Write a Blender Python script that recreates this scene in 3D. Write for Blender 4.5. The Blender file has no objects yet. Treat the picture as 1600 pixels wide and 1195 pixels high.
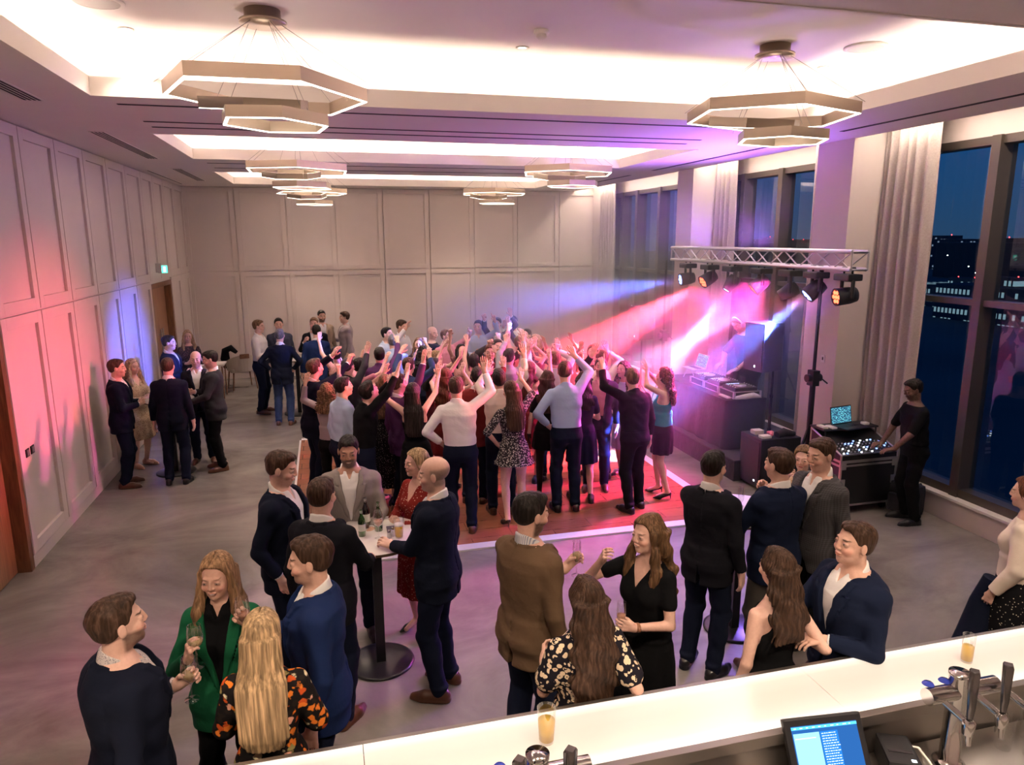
import bpy, bmesh, math, random, time
import numpy as np
from mathutils import Vector, Matrix
from concurrent.futures import ThreadPoolExecutor
random.seed(7)
PI = math.pi
sc = bpy.context.scene
COL = sc.collection
# ---------------------------------------------------------------- camera
cam = bpy.data.cameras.new('camera'); cam_o = bpy.data.objects.new('camera', cam); COL.objects.link(cam_o)
RW = ((0.96749008, -0.05406587, 0.24706241), (-0.25287914, -0.19179516, 0.94829677), (-0.00388512, -0.97994464, -0.19923204))
cam_o.matrix_world = Matrix([(r[0], -r[1], -r[2], t) for r, t in zip(RW, (0, 0, 3.3))]+[(0, 0, 0, 1)])
cam.sensor_width = 36; cam.lens = 36*1110/1600; cam.clip_start = .05; cam.clip_end = 4000
sc.camera = cam_o
vs = sc.view_settings; vs.view_transform = 'Standard'; vs.look = 'None'; vs.gamma = 1; vs.use_curve_mapping = False
vs.exposure = 0.84
# ---------------------------------------------------------------- dusk sky
wd = bpy.data.worlds.new('dusk'); sc.world = wd; wd.use_nodes = True; wt = wd.node_tree; wt.nodes.clear()
wo = wt.nodes.new('ShaderNodeOutputWorld'); wb = wt.nodes.new('ShaderNodeBackground'); wr = wt.nodes.new('ShaderNodeValToRGB')
wc = wt.nodes.new('ShaderNodeTexCoord'); wsx = wt.nodes.new('ShaderNodeSeparateXYZ'); wmr = wt.nodes.new('ShaderNodeMapRange')
wmr.inputs[1].default_value = -.1; wmr.inputs[2].default_value = .5
for a, b in ((wc.outputs['Generated'], wsx.inputs[0]), (wsx.outputs[2], wmr.inputs[0]), (wmr.outputs[0], wr.inputs[0]), (wr.outputs[0], wb.inputs[0]), (wb.outputs[0], wo.inputs[0])): wt.links.new(a, b)
cr = wr.color_ramp; cr.elements[0].position = .12; cr.elements[0].color = (.020, .045, .085, 1); cr.elements[1].position = .9; cr.elements[1].color = (.004, .035, .14, 1)
e_ = cr.elements.new(.35); e_.color = (.006, .045, .13, 1); wb.inputs[1].default_value = 1.0
# ---------------------------------------------------------------- lights of the room
WARM = (1.0, .82, .68)
def lamp(name, typ, loc, energy, col, rot=(0, 0, 0), **kw):
    l = bpy.data.lights.new(name, typ); l.energy = energy; l.color = col
    for k, v in kw.items(): setattr(l, k, v)
    o = bpy.data.objects.new(name, l); COL.objects.link(o); o.location = loc; o.rotation_euler = rot; return o
COFFERS = [(-1.83, 3.5, 5.05, 6.97), (-1.83, 9.2, 5.05, 11.9), (-1.83, 14.04, 5.05, 17.0)]
SOF, CEIL = 4.48, 4.95
COVE = (6.0, 15.0, 20.0)   # watts per metre of cove strip
for ci, (x0, y0, x1, y1) in enumerate(COFFERS):
    for cx_, cy_, lx_, ly_ in (((x0+x1)/2, y0-.13, x1-x0, .06), ((x0+x1)/2, y1+.13, x1-x0, .06), (x0-.13, (y0+y1)/2, .06, y1-y0), (x1+.13, (y0+y1)/2, .06, y1-y0)):
        lamp('cove_strip_light', 'AREA', (cx_, cy_, SOF+.075), COVE[ci]*max(lx_, ly_), WARM, (PI, 0, 0), shape='RECTANGLE', size=lx_, size_y=ly_)
# curtain pocket wash along the window wall
for (ya, yb) in ((3.0, 7.5), (8.5, 11.6), (12.4, 17.9)):
    lamp('curtain_pocket_light', 'AREA', (6.60, (ya+yb)/2, 4.70), 8.5*(yb-ya), WARM, (0, 0, 0), shape='RECTANGLE', size=.08, size_y=yb-ya)
# recessed downlights
DL = [(-1.43, 7.2-.5), (1.8, 6.5), (4.9, 6.5), (-1.43, 4.3), (1.8, 4.3), (4.6, 4.3), (0, 11.2), (3.3, 11.2), (0, 16.3), (3.3, 16.3), (0, 9.8), (3.3, 9.8)]
for x, y in DL:
    lamp('downlight_beam', 'SPOT', (x, y, CEIL-.03), 70 if y < 9 else 170, (1, .80, .64), (0, 0, 0), spot_size=math.radians(95), spot_blend=.8, shadow_soft_size=.06)
for x in (-1.6, .4, 2.4, 4.4):
    lamp('downlight_beam', 'SPOT', (x, .9, SOF-.03), 240, (1, .78, .60), (0, 0, 0), spot_size=math.radians(120), spot_blend=.8, shadow_soft_size=.06)
# ---------------------------------------------------------------- small helpers
def srgb(r, g, b):
    f = lambda c: (c/255/12.92) if c/255 <= .04045 else ((c/255+.055)/1.055)**2.4
    return (f(r), f(g), f(b))

class NT:
    """terse node-tree writer"""
    def __init__(s, name):
        s.m = bpy.data.materials.new(name); s.m.use_nodes = True
        s.t = s.m.node_tree; s.t.nodes.clear()
        s.out = s.t.nodes.new('ShaderNodeOutputMaterial')
    def n(s, typ, props=None, **ins):
        nd = s.t.nodes.new('ShaderNode'+typ)
        for k, v in (props or {}).items(): setattr(nd, k, v)
        for k, v in ins.items():
            key = k.replace('_', ' ')
            sock = nd.inputs[int(k[1:])] if (k[0] == 'i' and k[1:].isdigit()) else nd.inputs[key]
            s.put(sock, v)
        return nd
    def put(s, sock, v):
        if isinstance(v, bpy.types.NodeSocket): s.t.links.new(v, sock)
        elif hasattr(v, 'outputs'): s.t.links.new(v.outputs[0], sock)
        elif isinstance(v, (tuple, list)) and len(v) == 3 and sock.type == 'RGBA': sock.default_value = (*v, 1)
        else: sock.default_value = v
    def ramp(s, fac, stops, interp='LINEAR'):
        nd = s.t.nodes.new('ShaderNodeValToRGB'); cr = nd.color_ramp; cr.interpolation = interp
        while len(cr.elements) < len(stops): cr.elements.new(.5)
        for e, (p, c) in zip(cr.elements, stops):
            e.position = p; e.color = (*c, 1) if isinstance(c, tuple) else (c, c, c, 1)
        s.put(nd.inputs[0], fac); return nd
    def mix(s, fac, a, b, blend='MIX'):
        nd = s.t.nodes.new('ShaderNodeMix'); nd.data_type = 'RGBA'; nd.blend_type = blend
        s.put(nd.inputs[0], fac); s.put(nd.inputs[6], a); s.put(nd.inputs[7], b); return nd.outputs[2]
    def math(s, op, a, b=0.0):
        nd = s.t.nodes.new('ShaderNodeMath'); nd.operation = op
        s.put(nd.inputs[0], a); s.put(nd.inputs[1], b); return nd.outputs[0]
    def coords(s, scale=(1, 1, 1), kind='Object', rot=(0, 0, 0)):
        tc = s.n('TexCoord'); mp = s.n('Mapping'); mp.inputs['Scale'].default_value = scale
        mp.inputs['Rotation'].default_value = rot
        s.t.links.new(tc.outputs[kind], mp.inputs[0]); return mp.outputs[0]
    def bump(s, h, dist=.01, strength=1.0):
        nd = s.n('Bump', None, Strength=strength, Distance=dist); s.put(nd.inputs['Height'], h); return nd.outputs[0]
    def surf(s, nd):
        s.t.links.new(nd.outputs[0], s.out.inputs[0]); return s.m

def principled(name, col, rough=.5, metal=0.0, bump=None, **kw):
    t = NT(name); p = t.n('BsdfPrincipled')
    t.put(p.inputs['Base Color'], col); p.inputs['Roughness'].default_value = rough; p.inputs['Metallic'].default_value = metal
    for k, v in kw.items(): t.put(p.inputs[k.replace('_', ' ')], v)
    if bump:
        sc, dist = bump; nz = t.n('TexNoise', None, Vector=t.coords(), Scale=sc, Detail=3.0)
        t.put(p.inputs['Normal'], t.bump(nz.outputs[0], dist))
    return t.surf(p)

def emission(name, col, strength):
    t = NT(name); return t.surf(t.n('Emission', None, Color=col, Strength=strength))

def tag(o, label=None, cat=None, group=None, kind=None):
    for k, v in (('label', label), ('category', cat), ('group', group), ('kind', kind)):
        if v: o[k] = v
    return o

def empty(name, loc=(0, 0, 0), rz=0.0, label=None, cat=None, group=None):
    o = bpy.data.objects.new(name, None); COL.objects.link(o); o.empty_display_size = .1
    o.location = loc; o.rotation_euler = (0, 0, rz); return tag(o, label, cat, group)

def link_mesh(name, verts, faces, mats, parent=None, smooth=False, midx=None, attr=None):
    me = bpy.data.meshes.new(name)
    me.from_pydata(verts, [], faces)
    for m in (mats if isinstance(mats, (list, tuple)) else [mats]): me.materials.append(m)
    if midx is not None: me.polygons.foreach_set('material_index', midx)
    if smooth: me.polygons.foreach_set('use_smooth', [True]*len(me.polygons))
    o = bpy.data.objects.new(name, me); COL.objects.link(o)
    if parent is not None: o.parent = parent
    return o

class MB:
    """collects shapes into one mesh"""
    def __init__(s): s.v = []; s.f = []; s.mi = []; s.sm = []
    def add(s, vs, fs, mi=0, sm=False, M=None):
        b = len(s.v)
        if M is not None: vs = [tuple(M @ Vector(v)) for v in vs]
        s.v += [tuple(v) for v in vs]; s.f += [tuple(i+b for i in f) for f in fs]
        s.mi += [mi]*len(fs); s.sm += [sm]*len(fs); return s
    def box(s, lo, hi, mi=0, bev=0.0, M=None):
        x0, y0, z0 = lo; x1, y1, z1 = hi
        if bev <= 0:
            vs = [(x, y, z) for x in (x0, x1) for y in (y0, y1) for z in (z0, z1)]
            fs = [(0, 1, 3, 2), (4, 6, 7, 5), (0, 4, 5, 1), (2, 3, 7, 6), (0, 2, 6, 4), (1, 5, 7, 3)]
            return s.add(vs, fs, mi, False, M)
        b = min(bev, .49*min(x1-x0, y1-y0, z1-z0)); bm = bmesh.new()
        bmesh.ops.create_cube(bm, size=1)
        for v in bm.verts: v.co = Vector(((x0+x1)/2+v.co.x*(x1-x0), (y0+y1)/2+v.co.y*(y1-y0), (z0+z1)/2+v.co.z*(z1-z0)))
        bmesh.ops.bevel(bm, geom=bm.edges[:], offset=b, segments=2, affect='EDGES', profile=.7)
        bm.verts.index_update()
        vs = [tuple(v.co) for v in bm.verts]; fs = [tuple(v.index for v in f.verts) for f in bm.faces]; bm.free()
        return s.add(vs, fs, mi, False, M)
    def tube(s, pts, r, seg=8, mi=0, cap=True, M=None):
        pts = [Vector(p) for p in pts]; rs = r if isinstance(r, (list, tuple)) else [r]*len(pts)
        vs = []; fs = []; up = None
        for i, p in enumerate(pts):
            d = (pts[min(i+1, len(pts)-1)]-pts[max(i-1, 0)]).normalized()
            if up is None: up = Vector((0, 0, 1)) if abs(d.z) < .9 else Vector((1, 0, 0))
            u = d.cross(up).normalized(); w = u.cross(d).normalized(); up = w
            for k in range(seg):
                a = 2*math.pi*k/seg; vs.append(p+(u*math.cos(a)+w*math.sin(a))*rs[i])
        for i in range(len(pts)-1):
            for k in range(seg):
                a, b = i*seg+k, i*seg+(k+1) % seg; fs.append((a, b, b+seg, a+seg))
        s.add(vs, fs, mi, True, M)
        if cap and len(pts) > 1:
            n = len(pts); s.add(vs[:seg], [tuple(range(seg))[::-1]], mi, False, M); s.add(vs[(n-1)*seg:], [tuple(range(seg))], mi, False, M)
        return s
    def lathe(s, prof, c=(0, 0, 0), seg=20, mi=0, M=None, sm=True):
        vs = []; fs = []
        for r, z in prof:
            for k in range(seg):
                a = 2*math.pi*k/seg; vs.append((c[0]+r*math.cos(a), c[1]+r*math.sin(a), c[2]+z))
        for i in range(len(prof)-1):
            for k in range(seg):
                a, b = i*seg+k, i*seg+(k+1) % seg; fs.append((a, b, b+seg, a+seg))
        return s.add(vs, fs, mi, sm, M)
    def prism(s, poly, z0, z1, mi=0, M=None):
        n = len(poly); vs = [(x, y, z0) for x, y in poly]+[(x, y, z1) for x, y in poly]
        fs = [tuple(range(n))[::-1], tuple(range(n, 2*n))]+[(i, (i+1) % n, (i+1) % n+n, i+n) for i in range(n)]
        return s.add(vs, fs, mi, False, M)
    def build(s, name, mats, parent=None, kind=None):
        o = link_mesh(name, s.v, s.f, mats, parent, midx=s.mi)
        o.data.polygons.foreach_set('use_smooth', s.sm)
        if kind: o['kind'] = kind
        return o

def rotz(a, loc=(0, 0, 0)): return Matrix.Translation(loc) @ Matrix.Rotation(a, 4, 'Z')
def copy_tree(o, parent=None):
    c = o.copy(); COL.objects.link(c); c.parent = parent
    for ch in list(o.children): copy_tree(ch, c)
    return c
def children_first(): pass
# ---------------------------------------------------------------- materials
SKIN = [(.74, .47, .37), (.69, .42, .32), (.50, .28, .19), (.78, .52, .43), (.10, .05, .032)]
HAIR = dict(brown=(.045, .022, .012), dark=(.012, .008, .006), blonde=(.35, .235, .125), grey=(.12, .11, .10), auburn=(.09, .030, .012), light=(.14, .075, .035), honey=(.26, .15, .075))
M = {}
def fabric(name, col, rough=.9, bump=.014, bs=5.0, weave=None, sheen=.0):
    t = NT(name); co = t.coords()
    nz = t.n('TexNoise', None, Vector=co, Scale=bs, Detail=4.0, Distortion=.3)
    c = t.mix(t.ramp(nz.outputs[0], [(.3, .86), (.7, 1.0)]), (0, 0, 0), col, 'MIX') if False else None
    p = t.n('BsdfPrincipled', None, Roughness=rough); p.inputs['Sheen Weight'].default_value = sheen; p.inputs['Sheen Roughness'].default_value = .5
    t.put(p.inputs['Base Color'], col if weave is None else weave(t, co, col)); p.inputs['Specular IOR Level'].default_value = .12
    t.put(p.inputs['Normal'], t.bump(nz.outputs[0], bump)); M[name] = t.surf(p)
def spots(scale, lo, hi, fg, second=None):
    def w(t, co, col):
        v = t.n('TexVoronoi', None, Vector=co, Scale=scale, Randomness=.95)
        f = t.ramp(v.outputs['Distance'], [(lo, 1.0), (hi, 0.0)])
        c = fg
        if second:
            sp = t.n('SeparateColor'); t.put(sp.inputs[0], v.outputs['Color']); c = t.ramp(sp.outputs[0], second, 'CONSTANT').outputs[0]
        return t.mix(f, col, c)
    return w
def leopard(t, co, col):
    nz = t.n('TexNoise', None, Vector=co, Scale=14.0, Detail=2.0)
    mx = t.n('VectorMath', {'operation': 'MULTIPLY_ADD'}); t.put(mx.inputs[0], nz.outputs[1]); mx.inputs[1].default_value = (.035, .035, .035); t.put(mx.inputs[2], co)
    v = t.n('TexVoronoi', None, Vector=mx.outputs[0], Scale=31.0, Randomness=1.0)
    ring = t.ramp(v.outputs['Distance'], [(.0, .0), (.10, .0), (.14, 1.0), (.44, 1.0), (.47, 0.0)])
    v2 = t.n('TexNoise', None, Vector=co, Scale=30.0)
    sp = t.n('SeparateColor'); t.put(sp.inputs[0], v.outputs['Color'])
    solid = t.math('GREATER_THAN', sp.outputs[0], .45)
    inner = t.ramp(v.outputs['Distance'], [(.44, 1.0), (.47, 0.0)])
    gap = t.math('GREATER_THAN', v2.outputs[0], .40)
    f = t.math('MULTIPLY', t.mix(solid, ring, inner), gap)
    return t.mix(f, col, (.78, .62, .42))
def floral(t, co, col):
    nz = t.n('TexNoise', None, Vector=co, Scale=25.0, Detail=3.0)
    mx = t.n('VectorMath', {'operation': 'MULTIPLY_ADD'}); t.put(mx.inputs[0], nz.outputs[1]); mx.inputs[1].default_value = (.05, .05, .05); t.put(mx.inputs[2], co)
    v = t.n('TexVoronoi', None, Vector=mx.outputs[0], Scale=22.0, Randomness=1.0)
    sp = t.n('SeparateColor'); t.put(sp.inputs[0], v.outputs['Color'])
    cc = t.ramp(sp.outputs[0], [(.0, (.80, .22, .03)), (.30, (.62, .10, .02)), (.45, (.80, .70, .45)), (.60, (.02, .015, .012)), (.86, (.30, .26, .10)), (.94, (.80, .42, .30))], 'CONSTANT')
    f = t.ramp(v.outputs['Distance'], [(.40, 1.0), (.50, 0.0)])
    return t.mix(f, col, cc.outputs[0])
def check(t, co, col):
    a = t.n('TexWave', {'bands_direction': 'X'}, Vector=co, Scale=22.0); b = t.n('TexWave', {'bands_direction': 'Z'}, Vector=co, Scale=22.0)
    return t.mix(t.math('MULTIPLY', t.math('ADD', a.outputs[1], b.outputs[1]), .35), col, tuple(min(1, c*2.2) for c in col))
def stripes(t, co, col):
    a = t.n('TexWave', {'bands_direction': 'X'}, Vector=co, Scale=30.0)
    return t.mix(t.ramp(a.outputs[1], [(.55, 0.0), (.7, 1.0)]), col, (.30, .33, .42))
for nm, c in dict(navy=(.0065, .009, .020), navy2=(.008, .013, .034), blue=(.010, .022, .080), darksuit=(.010, .010, .014), black=(.006, .006, .007), navytr=(.007, .010, .024),
                  charcoal=(.030, .030, .034), greytr=(.07, .062, .055), bluegrey=(.05, .055, .085), teal=(.02, .24, .26), beige=(.36, .27, .19), pinkgrey=(.33, .27, .28),
                  white=(.80, .78, .76), lightblue=(.33, .42, .60), paleblue=(.42, .50, .64), cream=(.72, .62, .52), green=(.010, .105, .045), red=(.30, .02, .02), maroon=(.13, .015, .015),
                  purple=(.08, .03, .10), pink=(.60, .25, .30), silver=(.35, .34, .37), denim=(.03, .05, .12), burg=(.10, .02, .03)).items(): fabric(nm, c)
fabric('greyblazer', (.24, .21, .19), bump=.02); fabric('tweed', (.125, .078, .045), bump=.02); fabric('greycheck', (.045, .043, .045), weave=check)
fabric('speckshirt', (.55, .50, .48), weave=spots(160, .25, .35, (.12, .12, .16))); fabric('stripeshirt', (.70, .68, .68), weave=stripes)
fabric('reddots', (.20, .018, .014), weave=spots(46, .18, .24, (.70, .45, .32))); fabric('reddotskirt', (.13, .012, .010))
fabric('floral', (.012, .010, .010), weave=floral); fabric('leopard', (.014, .012, .018), weave=leopard)
fabric('polka', (.008, .008, .010), weave=spots(42, .14, .18, (.75, .66, .50))); fabric('smallprint', (.025, .022, .025), weave=spots(60, .30, .38, (.55, .50, .45)))
fabric('creamfloral', (.55, .42, .28), weave=spots(52, .25, .35, (.20, .11, .06))); fabric('sequin', (.010, .010, .012), weave=spots(58, .16, .20, (.8, .75, .7)))
fabric('pinkprint', (.60, .34, .30), weave=spots(50, .25, .33, (.30, .05, .08))); fabric('darkprint', (.04, .03, .035), weave=spots(55, .22, .3, (.32, .20, .18))); fabric('tightsmat', (.030, .018, .016))
def skinmat():
    t = NT('skin'); a = t.n('Attribute', {'attribute_name': 'tint'}); co = t.coords()
    nz = t.n('TexNoise', None, Vector=co, Scale=60.0, Detail=3.0)
    c = t.mix(.12, a.outputs[0], t.ramp(nz.outputs[0], [(.3, (.35, .12, .08)), (.7, (.8, .55, .42))]))
    p = t.n('BsdfPrincipled', None, Roughness=.48); t.put(p.inputs['Base Color'], c); p.inputs['Specular IOR Level'].default_value = .35
    t.put(p.inputs['Normal'], t.bump(nz.outputs[0], .001)); return t.surf(p)
M['skin'] = skinmat()
def hairmat(nm, c):
    t = NT('hair_'+nm); co = t.coords((70, 70, 5)); nz = t.n('TexNoise', None, Vector=co, Scale=1.0, Detail=3.0, Distortion=.4)
    big = t.n('TexNoise', None, Vector=t.coords((14, 14, 3)), Scale=1.0)
    f = t.math('ADD', t.math('MULTIPLY', nz.outputs[0], .7), t.math('MULTIPLY', big.outputs[0], .3))
    cc = t.ramp(f, [(.35, tuple(x*.45 for x in c)), (.5, c), (.66, tuple(min(1, x*1.9+.012) for x in c))])
    p = t.n('BsdfPrincipled', None, Roughness=.55); t.put(p.inputs['Base Color'], cc); p.inputs['Specular IOR Level'].default_value = .22
    t.put(p.inputs['Normal'], t.bump(nz.outputs[0], .006)); M['hair_'+nm] = t.surf(p)
for nm, c in HAIR.items(): hairmat(nm, c)
M['brownshoe'] = principled('brownshoe', (.085, .032, .016), .35); M['blackshoe'] = principled('blackshoe', (.008, .008, .009), .3)
M['nudeshoe'] = principled('nudeshoe', (.50, .28, .20), .4); M['watch'] = principled('watch', (.25, .10, .05), .4)
# ---------------------------------------------------------------- figures: distance fields -> surface nets
F32 = np.float32
def axis(lo, hi, h, fines, hf):
    iv = sorted((max(a, lo), min(b, hi)) for a, b in fines if b > lo and a < hi)
    mg = []
    for a, b in iv:
        if mg and a <= mg[-1][1]+h: mg[-1][1] = max(mg[-1][1], b)
        else: mg.append([a, b])
    out = [lo]; cur = lo
    def seg(to, st):
        nonlocal cur
        if to-cur < 1e-6: return
        n = max(1, int(math.ceil((to-cur)/st))); out.extend(np.linspace(cur, to, n+1)[1:].tolist()); cur = to
    for a, b in mg: seg(a, h); seg(b, hf)
    seg(hi, h)
    return np.array(out, F32)

class Fld:
    def __init__(s, lo, hi, h, fine=(), hf=None):
        s.ax = [axis(lo[i], hi[i], h, [(f[0][i], f[1][i]) for f in fine], hf or h) for i in range(3)]
        s.F = np.full([len(a) for a in s.ax], .06, F32); s.h = h
    def sub(s, lo, hi):
        sl = []; g = []
        for i in range(3):
            a = int(np.searchsorted(s.ax[i], lo[i])); b = int(np.searchsorted(s.ax[i], hi[i], 'right'))
            a = max(0, a-1); b = min(len(s.ax[i]), b+1)
            if b-a < 1: return None
            sl.append(slice(a, b)); sh = [1, 1, 1]; sh[i] = -1; g.append(s.ax[i][a:b].reshape(sh))
        return tuple(sl), g
    def op(s, lo, hi, fn, k=0.0, mode='u'):
        r = s.sub(lo, hi)
        if r is None: return
        sl, g = r; d = fn(*g).astype(F32); A = s.F[sl]
        if mode == 'u':
            if k > 0:
                hh = np.maximum(k-np.abs(A-d), 0)/k; s.F[sl] = np.minimum(A, d)-hh*hh*(k*.25)
            else: s.F[sl] = np.minimum(A, d)
        elif mode == 's':
            d = -d
            if k > 0:
                hh = np.maximum(k-np.abs(A-d), 0)/k; s.F[sl] = np.maximum(A, d)+hh*hh*(k*.25)
            else: s.F[sl] = np.maximum(A, d)
    def cone(s, a, b, r1, r2, k=.01, mode='u', flat=None):
        a = np.array(a, float); b = np.array(b, float); m = max(r1, r2)+k+s.h+.006
        lo = np.minimum(a, b)-m; hi = np.maximum(a, b)+m; ba = b-a; L2 = float(ba@ba)+1e-12
        def fn(X, Y, Z):
            x, y, z = X-a[0], Y-a[1], Z-a[2]
            t = np.clip((x*ba[0]+y*ba[1]+z*ba[2])/L2, 0, 1)
            return np.sqrt((x-t*ba[0])**2+(y-t*ba[1])**2+(z-t*ba[2])**2)-(r1+(r2-r1)*t)
        s.op(lo, hi, fn, k, mode)
    def ell(s, c, r, k=.01, mode='u', R=None, o=(0, 0, 0)):
        """ellipsoid; with R,o given in a local frame"""
        c = np.array(c, float); r = np.array(r, float)
        cw = c if R is None else np.array(o)+R@c
        m = max(r) if R is not None else r
        lo = cw-m-k-.012-s.h; hi = cw+m+k+.012+s.h
        def fn(X, Y, Z):
            if R is None: x, y, z = X-c[0], Y-c[1], Z-c[2]
            else:
                X, Y, Z = X-cw[0], Y-cw[1], Z-cw[2]
                x = X*R[0, 0]+Y*R[1, 0]+Z*R[2, 0]; y = X*R[0, 1]+Y*R[1, 1]+Z*R[2, 1]; z = X*R[0, 2]+Y*R[1, 2]+Z*R[2, 2]
            q0 = np.sqrt((x/r[0])**2+(y/r[1])**2+(z/r[2])**2)
            q1 = np.sqrt((x/r[0]**2)**2+(y/r[1]**2)**2+(z/r[2]**2)**2)
            return q0*(q0-1)/np.maximum(q1, 1e-6)
        s.op(lo, hi, fn, k, mode)
    def stack(s, lv, k=.02, inf=0.0, off=None, z0=None, z1=None, n=2.3, ripple=None, round_=.012, mask=None, mode='u', outside=False):
        """lv rows: z, half width, half depth, x offset, y offset"""
        lv = np.array(lv, float); lv = lv[lv[:, 0].argsort()]
        z0 = lv[0, 0] if z0 is None else z0; z1 = lv[-1, 0] if z1 is None else z1
        m = .08+inf; ox, oy = (off if off else (lambda z: 0*z, lambda z: 0*z))
        zz = np.linspace(z0, z1, 9); OX = ox(zz); OY = oy(zz); am = lv[:, 1].max()+m; bm = lv[:, 2].max()+m
        lo = (OX.min()+lv[:, 3].min()-am, OY.min()+lv[:, 4].min()-bm, z0-.05); hi = (OX.max()+lv[:, 3].max()+am, OY.max()+lv[:, 4].max()+bm, z1+.05)
        def fn(X, Y, Z):
            zf = Z.ravel(); it = lambda c: np.interp(zf, lv[:, 0], lv[:, c]).reshape(Z.shape).astype(F32)
            a, b = it(1)+inf, it(2)+inf
            x = X-it(3)-ox(Z); y = Y-it(4)-oy(Z)
            q = (np.abs(x/a)**n+np.abs(y/b)**n)**(1/n)
            d = (q-1)*np.minimum(a, b)*.95
            if ripple:
                amp, cnt, zt, zb = ripple; th = np.arctan2(x, y)
                d = d-amp*np.clip((zt-Z)/(zt-zb), 0, 1)*np.sin(th*cnt)
            e = np.maximum(Z-z1, z0-Z)
            u = d+round_; w = e+round_
            r = np.minimum(np.maximum(u, w), 0)+np.sqrt(np.maximum(u, 0)**2+np.maximum(w, 0)**2)-round_
            if outside: r = -r
            return r if mask is None else np.maximum(r, mask(X-ox(Z), Y-oy(Z), Z))
        s.op(lo, hi, fn, k, mode)
    def mesh(s):
        F = s.F; ins = F < 0
        c = ins[:-1, :-1, :-1].astype(np.uint8); 
        for d in ((1,0,0),(0,1,0),(0,0,1),(1,1,0),(1,0,1),(0,1,1),(1,1,1)):
            c = c+ins[d[0]:ins.shape[0]-1+d[0], d[1]:ins.shape[1]-1+d[1], d[2]:ins.shape[2]-1+d[2]]
        act = (c > 0) & (c < 8)
        I = np.argwhere(act)
        if len(I) == 0: return np.zeros((0, 3), F32), np.zeros((0, 4), int)
        idx = np.full(act.shape, -1, np.int32); idx[act] = np.arange(len(I), dtype=np.int32)
        acc = np.zeros((len(I), 3), F32); cnt = np.zeros(len(I), F32)
        cor = {}
        for i in (0, 1):
            for j in (0, 1):
                for k in (0, 1): cor[i, j, k] = F[I[:, 0]+i, I[:, 1]+j, I[:, 2]+k]
        for a in range(3):
            for u in (0, 1):
                for v in (0, 1):
                    p = [0, 0, 0]; q = [0, 0, 0]; o = [x for x in range(3) if x != a]
                    p[o[0]] = q[o[0]] = u; p[o[1]] = q[o[1]] = v; q[a] = 1
                    A, B = cor[tuple(p)], cor[tuple(q)]; m = (A < 0) != (B < 0)
                    t = np.where(m, A/np.where(m, A-B, 1), 0)
                    acc[:, a] += t; acc[:, o[0]] += u*m; acc[:, o[1]] += v*m; cnt += m
        P = acc/cnt[:, None]+I
        V = np.empty_like(P)
        for a in range(3): V[:, a] = np.interp(P[:, a], np.arange(len(s.ax[a])), s.ax[a])
        Q = []
        for a in range(3):
            b, c2 = (a+1) % 3, (a+2) % 3
            sl0 = [slice(None)]*3; sl1 = [slice(None)]*3
            sl0[a] = slice(0, -1); sl1[a] = slice(1, None)
            for o in (b, c2): sl0[o] = slice(1, -1); sl1[o] = slice(1, -1)
            A = ins[tuple(sl0)]; B = ins[tuple(sl1)]
            for flip, M in ((False, A & ~B), (True, ~A & B)):
                E = np.argwhere(M); 
                if not len(E): continue
                E[:, b] += 1; E[:, c2] += 1
                def g(db, dc):
                    e = E.copy(); e[:, b] -= db; e[:, c2] -= dc; return idx[e[:, 0], e[:, 1], e[:, 2]]
                q = np.stack([g(1, 1), g(0, 1), g(0, 0), g(1, 0)], 1)
                Q.append(q[:, ::-1] if flip else q)
        Q = np.concatenate(Q); Q = Q[(Q >= 0).all(1)]
        return V, Q

def np_mesh(name, V, Q, mats, parent, col=None):
    me = bpy.data.meshes.new(name); nv, nq = len(V), len(Q)
    me.vertices.add(nv); me.vertices.foreach_set('co', V.astype(F32).ravel())
    me.loops.add(nq*4); me.loops.foreach_set('vertex_index', Q.astype(np.int32).ravel())
    me.polygons.add(nq); me.polygons.foreach_set('loop_start', np.arange(0, nq*4, 4, dtype=np.int32))
    try: me.polygons.foreach_set('loop_total', np.full(nq, 4, np.int32))
    except Exception: pass
    me.polygons.foreach_set('use_smooth', np.ones(nq, bool))
    me.update(calc_edges=True)
    if col is not None:
        a = me.color_attributes.new('tint', 'FLOAT_COLOR', 'POINT')
        a.data.foreach_set('color', np.concatenate([col, np.ones((nv, 1))], 1).astype(F32).ravel())
    for m in (mats if isinstance(mats, (list, tuple)) else [mats]): me.materials.append(m)
    o = bpy.data.objects.new(name, me); COL.objects.link(o); o.parent = parent
    return o

def nrm(v): v = np.array(v, float); return v/(np.linalg.norm(v)+1e-9)
def ik(S, W, L1, L2, pole):
    S, W = np.array(S, float), np.array(W, float); v = W-S; d = np.linalg.norm(v)
    if d > (L1+L2)*.985: W = S+v/d*(L1+L2)*.985; v = W-S; d = np.linalg.norm(v)
    u = v/d; a = (L1*L1-L2*L2+d*d)/(2*d); h = math.sqrt(max(L1*L1-a*a, 0))
    p = np.array(pole, float); p = p-u*(p@u); p = nrm(p)
    return S+u*a+p*h, W
def rot_head(yaw, pitch, roll=0):
    y, p, r = map(math.radians, (yaw, pitch, roll))
    return np.array(Matrix.Rotation(y, 3, 'Z') @ Matrix.Rotation(p, 3, 'X') @ Matrix.Rotation(r, 3, 'Y'))

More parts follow.
